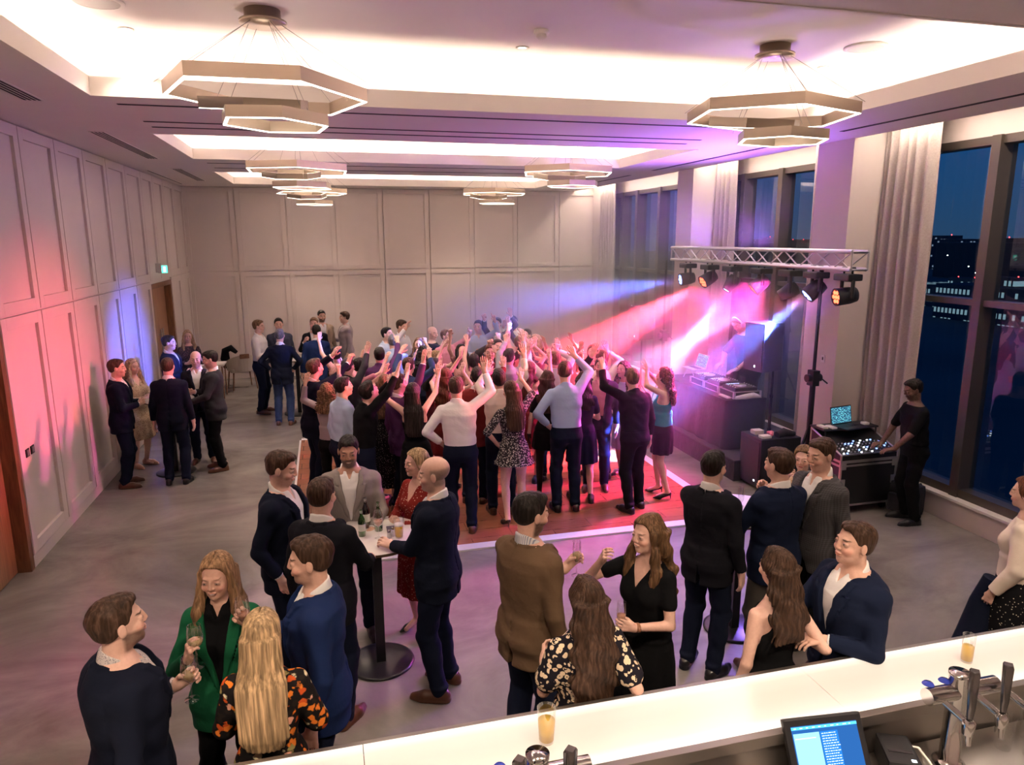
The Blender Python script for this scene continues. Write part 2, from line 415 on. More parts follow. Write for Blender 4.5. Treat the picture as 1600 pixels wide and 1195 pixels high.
MALE = [(.865, .150, .105, 0, -.004), (.90, .172, .118, 0, -.008), (.95, .172, .118, 0, -.006), (1.06, .152, .105, 0, .0), (1.16, .158, .110, 0, .004), (1.28, .178, .122, 0, .002),
        (1.37, .182, .120, 0, -.004), (1.43, .165, .100, 0, -.012), (1.475, .115, .075, 0, -.015), (1.51, .065, .058, 0, -.014)]
FEMALE = [(.865, .155, .110, 0, -.004), (.90, .176, .124, 0, -.010), (.95, .168, .115, 0, -.006), (1.06, .128, .095, 0, .0), (1.12, .120, .090, 0, .004), (1.24, .140, .100, 0, .004),
          (1.34, .152, .098, 0, -.004), (1.41, .138, .082, 0, -.012), (1.46, .090, .062, 0, -.015), (1.50, .052, .050, 0, -.014)]
POSES = {  # wrist target for the right side (x = to the side), elbow pole, hand direction, palm normal, finger curl
    'down': ((.265, .03, .84), (.35, -1, 0), (.05, .12, -1), (-1, 0, 0), .35),
    'pocket': ((.215, .05, .93), (.8, -1, 0), (-.1, .3, -1), (-1, 0, 0), .5),
    'hold': ((.13, .27, 1.17), (.5, -.5, -1), (-.35, .85, .35), (-.9, -.35, 0), 1.05),
    'holdhigh': ((.16, .24, 1.33), (.5, -.3, -1), (-.35, .6, .7), (-.9, -.35, 0), 1.05),
    'clasp': ((.07, .25, 1.16), (.8, -.5, -1), (-.8, .5, .3), (-.3, -.9, 0), .9),
    'table': ((.16, .33, 1.08), (.8, -.4, -1), (-.3, 1, -.1), (-.3, 0, -1), .5),
    'up': ((.22, .16, 1.99), (1, -.2, 0), (-.05, .15, 1), (0, 1, .1), .2),
    'upfist': ((.20, .18, 1.95), (1, -.2, 0), (0, .2, 1), (-.3, 1, 0), 1.3),
    'uppoint': ((.20, .18, 1.93), (1, -.2, 0), (-.1, .2, 1), (-.3, 1, 0), 'point'),
    'upbent': ((.20, .30, 1.72), (1, .3, -.6), (-.2, .3, 1), (-.3, 1, .1), .4),
    'wave': ((.12, .34, 1.62), (.6, .2, -1), (-.3, .2, 1), (0, 1, 0), .5),
    'face': ((.10, .24, 1.50), (.7, 0, -1), (-.4, .1, .8), (-.6, -.6, 0), 1.1),
    'behind': ((.05, -.16, 1.02), (1, -.2, 0), (-1, 0, -.2), (0, 1, 0), .5),
    'bar': ((.10, .32, 1.13), (1, .1, -.4), (-.5, 1, 0), (-.2, 0, -1), .5),
    'hip': ((.20, .03, 1.02), (1, -.5, 0), (-.5, .3, -.6), (-1, 0, 0), .6),
}
LODS = [(.0095, .0030, .0032, .0070, .0038), (.012, .0046, .0046, .0105, .006), (.015, .0062, .0062, .0135, .0085)]

def make_person(sp):
    """pure numpy part: returns list of (part name, V, Q, colours or None, material key, parent key) and hand frames"""
    fem = sp.get('sex', 'm') == 'f'; lod = sp.get('lod', 1); hb, hh, hn, hc, hhr = LODS[lod]
    prof = np.array(FEMALE if fem else MALE, float); bulk = sp.get('bulk', 1.0)
    prof[:, 1] *= 1+(bulk-1)*1.0; prof[:, 2] *= 1+(bulk-1)*1.6
    lx, ly = sp.get('lean', (0, 0)); hx = sp.get('hip', 0.0)
    ox = lambda z: (hx*np.clip((1.5-z)/.6, 0, 1)+lx*np.clip((z-.9)/.6, 0, 1.3)**1.2).astype(F32) if isinstance(z, np.ndarray) else hx*min(max((1.5-z)/.6, 0), 1)+lx*max(0, min((z-.9)/.6, 1.3))**1.2
    oy = lambda z: (ly*np.clip((z-.9)/.6, 0, 1.3)**1.3).astype(F32) if isinstance(z, np.ndarray) else ly*max(0, min((z-.9)/.6, 1.3))**1.3
    off = (ox, oy); dz = -.5*(lx*lx+ly*ly)*.9
    P3 = lambda x, y, z: np.array((x+ox(z), y+oy(z), z+dz*max(0, z-.9)/.6))
    sw = (.148 if fem else .172)*(1+(bulk-1)*.7); arm = []
    A = {}
    for sd, nm in ((1, sp.get('R', 'down')), (-1, sp.get('L', 'down'))):
        p = POSES[nm] if isinstance(nm, str) else nm
        W, pole, hd, pn, curl = p
        up = max(0, W[2]-1.45)
        S = P3(sd*(sw-.03*min(up*2, 1)), -.012, 1.405+.05*min(up*2, 1))
        W = P3(0, 0, W[2])*[1, 1, 0]+np.array((sd*W[0], W[1], W[2])) if W[2] > 1.0 else np.array((sd*W[0], W[1], W[2]))
        El, W = ik(S, W, .285, .25, (sd*pole[0], pole[1], pole[2]))
        d = nrm((sd*hd[0], hd[1], hd[2])); n = np.array((sd*pn[0], pn[1], pn[2]), float); n = nrm(n-d*(n@d))
        A[sd] = dict(S=S, E=El, W=W, d=d, n=n, l=nrm(np.cross(d, n))*sd, curl=curl)
    fw = sp.get('feet', .11); st = sp.get('step', 0.0)
    LG = {}
    for sd in (1, -1):
        Hp = np.array((sd*.088+hx, -.005, .90)); An = np.array((sd*fw, -.035+sd*st, .085))
        if sp.get('heels'): An[2] += .05
        dl = float(np.linalg.norm(An-Hp))/2*1.006; K, An = ik(Hp, An, dl, dl, (sd*.15, 1, 0)); LG[sd] = (Hp, K, An)
    hp = P3(0, .012, 1.655); R = rot_head(sp.get('yaw', 0), sp.get('pitch', -4), sp.get('roll', 0))
    hs = .985 if fem else 1.035
    out = []
    # ---- skin
    reach = np.array([A[1]['W'], A[-1]['W'], hp])
    hb_lo = [A[s]['W']+A[s]['d']*.09-.115 for s in (1, -1)]; hb_hi = [A[s]['W']+A[s]['d']*.09+.115 for s in (1, -1)]
    lo = np.minimum(reach.min(0)-.2, (-.3, -.25, -.0)); hi = np.maximum(reach.max(0)+.2, (.3, .3, 1.6))
    for s_ in (1, -1): lo = np.minimum(lo, A[s_]['E']-.1); hi = np.maximum(hi, A[s_]['E']+.1)
    lo[2] = -.0
    def body_common(f):
        f.stack(prof, .02, 0, off)
        if fem:
            for sd in (1, -1): f.ell(P3(sd*.062, .068, 1.275), (.060, .058, .062), .04)
        f.cone(P3(0, -.012, 1.47), hp+R@np.array((0, -.018, -.06)), .056*hs if not fem else .047, .054*hs if not fem else .046, .03)
        for sd in (1, -1):
            a = A[sd]; r = 1.0 if not fem else .82
            f.cone(a['S'], a['E'], .052*r, .040*r, .035); f.cone(a['E'], a['W'], .041*r, .026*r+.001, .012)
            Hp, K, An = LG[sd]
            f.cone(Hp, K, .088, .056 if not fem else .052, .03); f.cone(K, An+(0, 0, -.02), .052, .034, .02)
            c = K*.68+An*.32+(0, -.014, 0); f.ell(c, (.044, .044, .10), .03)
            if sp.get('barefeet') or fem:
                fz = .05 if sp.get('heels') else 0
                f.cone(An+(0, -.02, -.045), An+(0, .13, -.06-fz), .032, .022, .02)
    def hands(f):
        for sd in (1, -1):
            a = A[sd]; W, d, n, l, cu = (a[k] for k in ('W', 'd', 'n', 'l', 'curl')); q = .90 if fem else 1.0
            fr = (.0088 if lod < 2 else .0105)*q
            for t in (-.026, 0, .026): f.cone(W+l*t*.45, W+d*.082*q+l*t*q, .0165*q, .0135*q, .012)
            f.cone(W-d*.02, W+d*.02, .024*q, .022*q, .015)
            for i, (t, L) in enumerate(((.031, .072), (.0105, .080), (-.0105, .075), (-.031, .060))):
                c = (0.05 if i == 0 else 1.4) if cu == 'point' else cu*(1+.12*(i-1.5)*.5)
                p = W+d*(.085-.004*abs(i-1))*q+l*t*q; ang = 0
                spread = l*(t*1.6 if (cu != 'point' and cu < .4) else t*.2)
                for j, fr_ in enumerate((.46, .30, .24)):
                    ang += c*(.55 if j == 0 else .75)
                    dd = nrm(d*math.cos(ang)+n*math.sin(ang)+spread); p2 = p+dd*L*fr_*q
                    f.cone(p, p2, fr*(1-.06*j), fr*(1-.06*(j+1)), .003 if lod < 2 else .002); p = p2
            c = 1.0 if cu == 'point' else cu
            p = W+d*.022+l*.024*q; dd = nrm(d*.65+l*(.8-.45*min(c, 1))+n*(.25+.5*min(c, 1))); p2 = p+dd*.042*q
            f.cone(p, p2, .0135*q, .0115*q, .01); dd = nrm(d*(.9-.2*c)+l*(.25-.3*min(c, 1))+n*(.15+.6*min(c, 1))); f.cone(p2, p2+dd*.032*q, .0110*q, .0090*q, .004)
    def head(f, inf=0.0, face=True):
        e = lambda c, r, k=.012, m='u': f.ell(np.array(c)*hs, (np.array(r)+inf)*hs, k, m, R, hp)
        e((0, -.018, .032), (.074, .096, .082), .0)
        e((0, .020, -.030), (.060, .066, .082), .03)
        jw = .050 if not fem else .043
        e((0, .030, -.075), (jw, .050, .036), .025)
        e((0, .066, -.094), (.020, .018, .016), .02)
        if not face: return
        for s_ in (1, -1):
            e((s_*.077, -.004, -.008), (.0085, .018, .030), .006)
            e((s_*.033, .094, .007), (.016, .010, .009), .012, 's')
            e((s_*.034, .074, .004), (.016, .014, .012), .006)
            e((s_*.040, .062, -.030), (.022, .022, .020), .02)
        e((0, .074, .027), (.044, .012, .010), .014)
        w = lambda c: hp+R@(np.array(c)*hs)
        f.cone(w((0, .088, .014)), w((0, .0985, -.020)), .0075*hs, (.0112 if not fem else .0098)*hs, .010)
        for s_ in (1, -1): e((s_*.010, .091, -.026), (.008, .009, .007), .006)
        e((0, .086, -.052), (.024, .011, .0055), .006); e((0, .085, -.062), (.021, .011, .006), .005)
        if sp.get('mouth') == 'open': e((0, .094, -.058), (.018, .012, .009), .003, 's')
    fl2 = Fld(lo, hi, hb); body_common(fl2); hands(fl2); head(fl2)
    V, Q = fl2.mesh(); keep = np.ones(len(Q), bool); VV = [V]; QQ = []; nb = len(V)
    for (a, b), h_ in [((hp-(.13, .15, .125), hp+(.13, .15, .16)), hh)]+[((a+.02, b-.02), hn) for a, b in zip(hb_lo, hb_hi)]:
        f = Fld(a, b, h_); body_common(f); hands(f); head(f); v, q = f.mesh()
        if not len(v): continue
        inn = ((V > a+hb*1.3) & (V < b-hb*1.3)).all(1); keep &= ~inn[Q].all(1); VV.append(v); QQ.append(q+nb); nb += len(v)
    V = np.concatenate(VV); Q = np.concatenate([Q[keep]]+QQ)
    used = np.zeros(len(V), bool); used[Q] = True; mp = np.cumsum(used)-1; V = V[used]; Q = mp[Q]
    L = ((V-hp)@R)/hs; x, y, z = L[:, 0], L[:, 1], L[:, 2]; ax = np.abs(x)
    sk = np.array(sp.get('skin', SKIN[0])); C = np.tile(sk, (len(V), 1)); fr = (y > .045) & (z > -.12) & (z < .1) & (ax < .075)
    def put(mask, c, a=1.0):
        m = np.clip(mask, 0, 1)[:, None]*a; C[:] = C*(1-m)+np.array(c)*m
    g = lambda cx, cy, rx, ry: np.clip((1.0-np.sqrt(((ax-cx)/rx)**2+((z-cy)/ry)**2))*3, 0, 1)*(y > .05)
    put(g(.045, -.035, .03, .026), sk*(1.1, .72, .70), .35)
    put(np.exp(-((x/.012)**2+((z+.022)/.012)**2))*(y > .09), sk*(1.1, .75, .7), .4)
    if sp.get('beard', 0):
        m = np.clip((-.028-z+.25*np.maximum(0, .03-y))*60, 0, 1)*np.clip((y+.012)*60, 0, 1)*np.clip((z+.13)*60, 0, 1)
        m = m*(1-np.clip((1-np.sqrt((ax/.022)**2+((z+.056)/.010)**2))*4, 0, 1))
        put(m*(np.linalg.norm(L, axis=1) < .16), sp.get('beardcol', sp.get('hair', HAIR['brown'])), sp['beard'])
    hc_ = np.array(sp.get('hair', HAIR['brown']))
    if sp.get('style') == 'bald':
        m = np.clip((.052-z)*55, 0, 1)*np.clip((.022-y-.25*np.maximum(0, -.0-z))*60, 0, 1)*np.clip((z+.080)*60, 0, 1)*(np.abs(x) < .0795*1)*(np.linalg.norm(L, axis=1) < .17)
        put(m, hc_, .62)
    put(g(.033, .0270, .021, .0056 if not fem else .0042), hc_*.55, .95 if not fem else .8)
    closed = sp.get('eyes') == 'closed'
    put(g(.0335, .006, .0160, .0066 if not closed else .004), (.10, .055, .04), .7)
    if not closed:
        put(g(.0335, .004, .0125, .0044), (.42, .38, .36), 1); put(g(.0335, .005, .0062, .0062), (.03, .02, .015), 1)
    lip = (.42, .10, .09) if fem else tuple(sk*(.85, .55, .52))
    put(g(0, -.057, .026, .0100)*(y > .07), lip, .95)
    if sp.get('mouth') in ('open', 'smile'): put(g(0, -.057, .019, .0045)*(y > .07), (.75, .72, .68), 1)
    out.append(('body', V, Q, C, 'skin', None))
    # ---- clothing fields
    def cloth(name, key, zlo, zhi, paint, hres=None, box=None):
        l2 = np.array((lo[0], lo[1], zlo-.06)); h2 = np.array((hi[0], hi[1], (hi[2] if zhi > 1.3 else zhi+.06)))
        if box: l2, h2 = np.array(box[0]), np.array(box[1])
        f = Fld(l2, h2, hres or hc); paint(f)
        if name in ('jacket', 'shirt', 'trousers', 'blouse', 't_shirt', 'dress'):
            X = f.ax[0].reshape(-1, 1, 1); Y = f.ax[1].reshape(1, -1, 1); Z = f.ax[2].reshape(1, 1, -1); q = sp.get('seed', 1)*2.3; am = .0032 if name != 'dress' else .002
            f.F += (am*np.sin(Z*46+X*22*np.sin(q)+2.2*np.sin(Y*17+q)+1.5*np.sin(X*19+q))*(.6+.4*np.sin(X*9+Z*5+q*2))).astype(F32)
        V, Q = f.mesh()
        if len(V): out.append((name, V, Q, None, key, None))
    def sleeves(f, r0, r1, r2, t=1.0, puff=0.0):
        for sd in (1, -1):
            a = A[sd]; q = 1.0 if not fem else .86
            if t <= .5:
                e = a['S']+(a['E']-a['S'])*(t*2); f.cone(a['S'], e, (r0+puff*.5)*q, (r1+puff+.004)*q, .03)
            else:
                f.cone(a['S'], a['E'], (r0+puff*.3)*q, (r1+puff)*q, .028)
                f.cone(a['E'], a['E']+(a['W']-a['E'])*((t-.5)*2), (r1+puff)*q, (r2+puff*.6)*q, .012)
                # folds at the elbow
                for u in (.86,):
                    f.cone(a['S']*(1-u)+a['E']*u, a['S']*(1-u)+a['E']*u+(0, 0, .001), r1*q*1.03, r1*q*1.03, .004)
    def bust(f, r):
        if fem:
            for sd in (1, -1): f.ell(P3(sd*.062, .070, 1.275), (r+.008, r+.004, r+.006), .04)
    def trimw(f, t, r=.06):
        """cut cuffs square"""
        for sd in (1, -1):
            a = A[sd]; u = nrm(a['W']-a['E']); c = a['E']+(a['W']-a['E'])*((t-.5)*2)
            m = .09
            f.op(c-m, c+m, lambda X, Y, Z: np.maximum(-((X-c[0])*u[0]+(Y-c[1])*u[1]+(Z-c[2])*u[2]), np.sqrt((X-c[0])**2+(Y-c[1])**2+(Z-c[2])**2)-.075), 0, 's')
    def vneck(f, zb, wt=.075, zt=1.50, back=False, w0=.004, ybias=.02):
        s_ = -1 if back else 1
        def fn(X, Y, Z):
            w = np.clip((Z-zb)/(zt-zb), 0, 1.3)*wt+w0
            return np.maximum(np.maximum(np.abs(X-ox(Z))-w, zb-Z), -(s_*(Y-oy(Z))-ybias))
        f.op((lx-.2, -.3, zb-.02), (lx+.2, .4, 1.62), fn, .006, 's')
    def necktrim(f, z, r=.06, back=-.012):
        c = P3(0, back, z); m = .2
        f.op(c-m, c+m, lambda X, Y, Z: np.maximum(np.sqrt(((X-c[0])/r)**2+((Y-c[1])/r)**2)*r-r, c[2]-.03-Z), .01, 's')
    top = sp.get('top', 'jacket'); tc = sp.get('topmat', 'navy')
    wz = 1.03
    # trousers
    if sp.get('legs', 'trousers') == 'trousers':
        def paint(f):
            f.stack([r for r in prof.tolist() if r[0] < 1.1], .03, .014, off, .845, wz+.01)
            for sd in (1, -1):
                Hp, K, An = LG[sd]; w = 1.0 if not fem else .9
                f.cone(Hp, K, .100*w, .071*w, .03); f.cone(K, An+(0, 0, -.015), .070*w, .058*w, .02)
                f.ell(K+(0, .0, .0), (.076*w, .078*w, .05), .02); c = K*.68+An*.32+(0, -.016, 0); f.ell(c, (.066, .066, .14), .03); f.ell(An+(0, .0, .02), (.062*w, .068*w, .03), .012)
                f.ell(Hp+(sd*-.01, -.035, -.02), (.085, .085, .10), .04)
            f.op((-.4, -.4, -.1), (.4, .4, .2), lambda X, Y, Z: Z-.045+0*X+0*Y, 0, 's')
        cloth('trousers' if not sp.get('tights') else 'tights', sp.get('legmat', 'navytr'), 0, wz+.05, paint)
    # shoes
    for sd in (1, -1):
        Hp, K, An = LG[sd]; heel = sp.get('heels')
        def paint(f):
            x0, y0 = An[0], An[1]; tx = x0+sd*.03
            if heel:
                f.cone((x0, y0-.03, .085), (tx, y0+.10, .03), .030, .026, .02); f.cone((tx, y0+.10, .028), (tx, y0+.175, .016), .030, .010, .02)
                f.cone((x0, y0-.045, .08), (x0, y0-.05, .006), .012, .005, .006)
                f.op((x0-.1, y0-.06, .07), (x0+.1, y0+.12, .2), lambda X, Y, Z: np.sqrt(((X-x0)/.6)**2+(Y-y0-.055)**2+(Z-.115)**2*1.4)-.045, .006, 's')
            else:
                f.cone((x0, y0-.045, .045), (tx, y0+.10, .038), .040, .041, .02); f.cone((tx, y0+.10, .036), (tx+sd*.004, y0+.185, .026), .040, .024, .02)
                f.cone((x0, y0-.02, .06), (x0, y0, .10), .042, .036, .02)
                f.cone((x0, y0-.045, .012), (tx, y0+.11, .012), .042, .044, .0); f.cone((tx, y0+.11, .012), (tx+sd*.004, y0+.19, .012), .044, .026, .0)
                f.op((x0-.1, y0-.12, .0), (x0+.12, y0+.03, .3), lambda X, Y, Z: .12-Z+0*X+0*Y, 0, 's') if False else None
            f.op((-.5, -.5, -.05), (.5, .5, .05), lambda X, Y, Z: Z-.002+0*X+0*Y, 0, 's')
        cloth('shoe', sp.get('shoemat', 'brownshoe'), 0, .16, paint, max(hc*.75, .006), ((An[0]-.09, An[1]-.13, -.012), (An[0]+.11, An[1]+.26, .17)))
    if sp.get('watch'): pass
    def collar(f):
        c0 = P3(0, -.014, 1.455); ax_ = nrm(hp+R@np.array((0, -.018, -.06))-P3(0, -.012, 1.47)); c1 = c0+ax_*.105
        f.cone(c0, c1, .081, .0655 if not fem else .058, .012); f.cone(c0+(0, .016, -.012), c0+(0, .004, .03), .087, .074, .012)
        for sd in (1, -1): f.cone(c0+(sd*.022, .070, .022), c0+(sd*.042, .080, -.012), .009, .005, .006)
        f.op(c0+(-.115, -.13, .0), c0+(.115, .16, .2), lambda X, Y, Z: (c0[2]+.098-.60*np.clip(Y-c0[1]+.05, 0, .092))-Z+0*X, .004, 's')
    if top in ('jacket', 'shirt'):
        def paint(f):
            f.stack(prof, .02, .010, off, wz-.015, 1.472 if top == 'jacket' else 1.50)
            bust(f, .062)
            if top == 'jacket':
                sleeves(f, .050, .043, .036); trimw(f, .965)
            else:
                ln = sp.get('sleeve', .93); sleeves(f, .062, .052, .040, ln)
                if ln > .5: trimw(f, ln-.01)
                f.stack([(wz-.02, prof[3, 1]+.004, prof[3, 2]+.004, 0, 0), (wz+.05, prof[3, 1]+.012, prof[3, 2]+.012, 0, 0), (wz+.2, prof[4, 1]+.003, prof[4, 2]+.003, 0, 0)], .02, .006, off)
            collar(f); vneck(f, 1.425, .026, 1.50, w0=.0)
        cloth('shirt', sp.get('shirtmat', 'white') if top == 'jacket' else tc, wz-.05, 1.62, paint)
    if top == 'jacket':
        bz = sp.get('button', 1.10)
        def paint(f):
            pr = prof.copy(); pr[pr[:, 0] < 1.0, 2] += .01
            f.stack(pr, .02, .026, off, .865, 1.49)
            f.stack([(.775, prof[1, 1]+.010, prof[1, 2]+.018, 0, -.004), (.95, prof[1, 1]+.012, prof[1, 2]+.014, 0, -.004), (1.06, prof[3, 1]+.012, prof[3, 2]+.012, 0, 0)], .03, .012, off)
            bust(f, .072)
            for sd in (1, -1): f.ell(A[sd]['S']+(0, 0, -.004), (.066, .066, .060), .03)
            sleeves(f, .060, .051, .041); trimw(f, .945)
            for sd in (1, -1):   # collar roll and lapels
                pts = [P3(0, -.098, 1.494), P3(sd*.060, -.077, 1.495), P3(sd*.085, -.018, 1.484), P3(sd*.086, .045, 1.450)]
                for i in range(len(pts)-1): f.cone(pts[i], pts[i+1], .012, .012, .008)
            ew = lambda z: np.clip((z-bz)/(1.47-bz), 0, 1.1)
            def lap(X, Y, Z):
                a = np.abs(X); t = ew(Z); inner = t*.072; outer = inner+.012+.058*np.clip(t*1.5, 0, 1)
                outer = np.where(Z > 1.405, inner+.050, outer); notch = np.abs(Z-1.402-(a-inner)*.25)-.004*(a > inner+.028)
                return np.maximum(np.maximum(a-outer, bz-Z), np.maximum(-Y, np.where(a > inner+.026, .0045-np.abs(Z-1.400-(a-.10)*.35), -.05)))
            f.stack(pr, .0, .039, off, bz-.01, 1.475, mask=lap, round_=.004)
            c_ = P3(0, -.014, 1.5)
            f.op(c_-.2, c_+.2, lambda X, Y, Z: np.maximum(np.sqrt((X-c_[0])**2+(Y-c_[1])**2)-.077, 1.490-.55*np.maximum(Y-c_[1]+.03, 0)-Z), .004, 's')
            edge = lambda a, Z: np.abs(a-(ew(Z)*.072+.012+.058*np.clip(ew(Z)*1.5, 0, 1)))-.0042
            f.stack(pr, .0, .022, off, .80, 1.47, mask=lambda X, Y, Z: np.minimum(np.maximum(np.maximum(Y, np.abs(X)-.0028), .96-Z), np.maximum(-Y, np.minimum(np.maximum(np.maximum(edge(np.abs(X), Z), bz-Z), Z-1.395), np.minimum(np.maximum(np.abs(X-.004)-.003, Z-bz), np.maximum(np.abs(Z-.955)-.0035, np.abs(np.abs(X)-.115)-.05))))), round_=.004, mode='s', outside=True)
            if not sp.get('buttoned_high'):
                def fn(X, Y, Z):
                    w = np.where(Z > bz, np.clip((Z-bz)/(1.50-bz), 0, 1.4)*.078, np.clip((bz-.10-Z)/.25, 0, 1)**1.5*.10)+.003*(Z > bz)
                    if sp.get('open'): w = np.clip((Z-.7)/.8, 0, 1.2)*.045+.055
                    return np.maximum(np.abs(X-ox(Z))-w, -(Y-oy(Z)-.03))
                f.op((lx-.25, -.0, .7), (lx+.25, .45, 1.62), fn, .008, 's')
            # back vent
            f.op((-.02, -.4, .7), (.02, -.03, .96), lambda X, Y, Z: np.maximum(np.abs(X)-.004-.02*np.clip((.93-Z)/.2, 0, 1), Z-.93)+0*Y, 0, 's')
        cloth('jacket', tc, .76, 1.62, paint)
    if top in ('dress', 'blouse', 'tee', 'halter'):
        z0 = sp.get('hem', .55) if top in ('dress', 'halter') else wz-.03
        def paint(f):
            f.stack(prof, .02, .011, off, max(z0, wz-.04), 1.47 if top != 'halter' else 1.44)
            if fem:
                for sd in (1, -1): f.ell(P3(sd*.062, .074, 1.275), (.064, .062, .066), .05)
            if top in ('dress', 'halter'):
                fl_ = sp.get('flare', .05); lv = [(z0, .165+fl_, .125+fl_, 0, 0), (.80, .182+fl_*.45, .142+fl_*.4, 0, 0), (.93, .190, .138, 0, -.006), (1.06, prof[3, 1]+.012, prof[3, 2]+.012, 0, 0)]
                f.stack(lv, .03, .0, off, ripple=(sp.get('ripple', .008), 11, .95, z0))
            elif top == 'blouse' or top == 'tee':
                f.stack([(wz-.03, prof[3, 1]+.022, prof[3, 2]+.02, 0, 0), (wz+.15, prof[3, 1]+.02, prof[3, 2]+.02, 0, 0)], .03, .004, off)
            sl = sp.get('sleeve', .3)
            if sl: sleeves(f, .060, .054, .040, sl, sp.get('puff', 0)); 
            if sl > .5: trimw(f, sl-.01)
            if top == 'halter' or sl == 0:
                for sd in (1, -1):
                    c = P3(sd*(.155 if top == 'halter' else .150), 0, 1.44); f.op(c-.2, c+.2, lambda X, Y, Z: np.sqrt(((X-c[0])/.075)**2+((Z-c[2])/.14)**2)*.07-.07+0*Y, .01, 's')
            if top == 'halter': vneck(f, 1.28, .012, 1.40, True, .006, .03)
            necktrim(f, 1.52, .075)
            if sp.get('vneck'): vneck(f, sp['vneck'], .08, 1.50)
        cloth('dress' if top in ('dress', 'halter') else {'tee': 't_shirt', 'blouse': 'blouse'}[top], tc, min(z0, .95), 1.6, paint)
    if sp.get('legs') == 'skirt':
        z0 = sp.get('hem', .45); fl_ = sp.get('flare', .05)
        cloth('skirt', sp.get('legmat', 'black'), z0, wz+.05, lambda f: f.stack([(z0, .165+fl_, .12+fl_, 0, 0), (.80, .178+fl_*.5, .135+fl_*.5, 0, 0), (.93, .190, .136, 0, -.004), (wz+.03, prof[3, 1]+.016, prof[3, 2]+.016, 0, 0)], .02, .004, off, ripple=(.008, 11, .95, z0)))
    # ---- hair
    hst = sp.get('style', 'short')
    if hst not in ('none', 'bald'):
        def gl(y):
            t = {'short': ([-.14, -.06, -.02, .0, .026, .044, .056, .1], [-.070, -.066, -.030, .006, .010, .044, .070, .084]),
                 'bald': ([-.14, -.06, -.02, .0, .02, .03, .1], [-.070, -.066, -.030, .004, .01, .2, .3])}.get(hst, ([-.14, -.03, .0, .022, .040, .054, .07, .1], [-.11, -.11, -.06, -.01, .045, .082, .092, .096]))
            return np.interp(y.ravel(), *t).reshape(y.shape).astype(F32)
        hl = sp.get('hairlen', .33)
        seed = sp.get('seed', 1)*1.7
        def paint(f):
            e = lambda c, r, k=.012, m='u': f.ell(np.array(c)*hs, np.array(r)*hs, k, m, R, hp)
            v = {'short': .0065, 'bald': .002, 'curly': .022}.get(hst, .017)
            e((0, -.020, .034), (.075+v*.7, .097+v*.8, .082+v), 0)
            if fem and hst != 'curly': e((0, .02, .125), (.003, .07, .012), .012, 's')
            if hst in ('short',):
                q = sp.get('quiff', .5); e((0, .036, .092), (.048, .040, .014+.010*q), .03); e((0, -.03, -.02), (.068, .074, .05), .02)
            elif hst != 'bald': e((0, -.035, -.02), (.078+v*.4, .080, .07), .03)
            def cut(X, Y, Z):
                X, Y, Z = X-hp[0], Y-hp[1], Z-hp[2]
                y = (X*R[0, 1]+Y*R[1, 1]+Z*R[2, 1])/hs; z = (X*R[0, 2]+Y*R[1, 2]+Z*R[2, 2])/hs
                d = (z-gl(y))*.8
                if hst == 'bald': d = np.minimum(d, (.040-z)*.8)
                return d
            f.op(hp-.2, hp+.2, cut, .006, 's')
            if hst in ('long', 'curly', 'wavy', 'halfup'):
                # back curtain follows the shoulders
                zt = 1.66; zb = 1.62-hl; w = {'curly': 1.35, 'wavy': 1.22}.get(hst, 1.08)
                hy = (R@np.array((0, -.055, 0)))
                yb = -.105
                lv = [(zb, .075*w, .028, 0, yb-.02), (zb+.06, .105*w, .040, 0, yb-.018), (1.45, .108*w, .046, 0, yb-.01), (1.53, .092*w, .055, hy[0]*.6, -.060+hy[1]*.3), (1.60, .088*w, .065, hy[0], hy[1]-.005), (1.68, .083*w, .06, hy[0], hy[1]-.01)]
                f.stack(lv, .02, 0, off, ripple=None, n=2.2)
                if sp.get('front', 1):
                    for sd in (1, -1):
                        p0 = hp+R@np.array((sd*.080, .012, .02)); p1 = hp+R@np.array((sd*.087, .015, -.075)); p2 = P3(sd*.105, .045, 1.46); p3 = P3(sd*.095, .085, max(1.62-hl, 1.2))
                        f.cone(p0, p1, .018, .024, .02); f.cone(p1, p2, .026, .030*w, .02); f.cone(p2, p3, .030*w, .016, .02)
                # keep the face clear
                e((0, .088, -.025), (.058, .062, .085), .01, 's')
                c0 = P3(0, .10, 1.46); f.cone(c0, c0+(0, .1, -.05), .06, .08, .02, 's')
            if hst in ('updo', 'pony'):
                e((0, -.118, .01), (.034, .032, .034), .015)
                if hst == 'pony':
                    a = hp+R@np.array((0, -.125, .0)); f.cone(a, P3(.0, -.15, 1.38), .028, .014, .02)
            e2 = .0035 if hst != 'curly' else .011
            F = f.F; X = f.ax[0].reshape(-1, 1, 1)-hp[0]; Y = f.ax[1].reshape(1, -1, 1)-hp[1]; Z = f.ax[2].reshape(1, 1, -1)-hp[2]
            if hst == 'short':
                F += (e2*np.sin(X*150+seed+2*np.sin(Z*60))*np.sin(Y*110+seed)*np.clip(Z*30, 0, 1)*.6).astype(F32)
            elif hst == 'curly': F += (e2*np.sin(X*95+seed+2*np.sin(Z*70))*np.sin(Y*95+Z*40)*np.sin(Z*100+seed*2)).astype(F32)
            elif hst != 'bald':
                wv = .012*np.sin(Z*(34 if hst == 'wavy' else 8)+seed); F += (e2*.6*np.sin((np.arctan2(X+wv, Y+.02))*38+seed+Z*(3 if hst == 'long' else 9))).astype(F32)
                if hst == 'wavy': F += (.006*np.sin(Z*42+X*30)).astype(F32)
        zb = 1.55-(hl if hst in ('long', 'curly', 'wavy') else 0)
        wd = .17 if hst in ('short', 'bald', 'updo') else .2
        bl = np.minimum(hp-wd, P3(-.2, -.24, 1.4)) if hst in ('long', 'curly', 'wavy', 'pony') else hp-.15
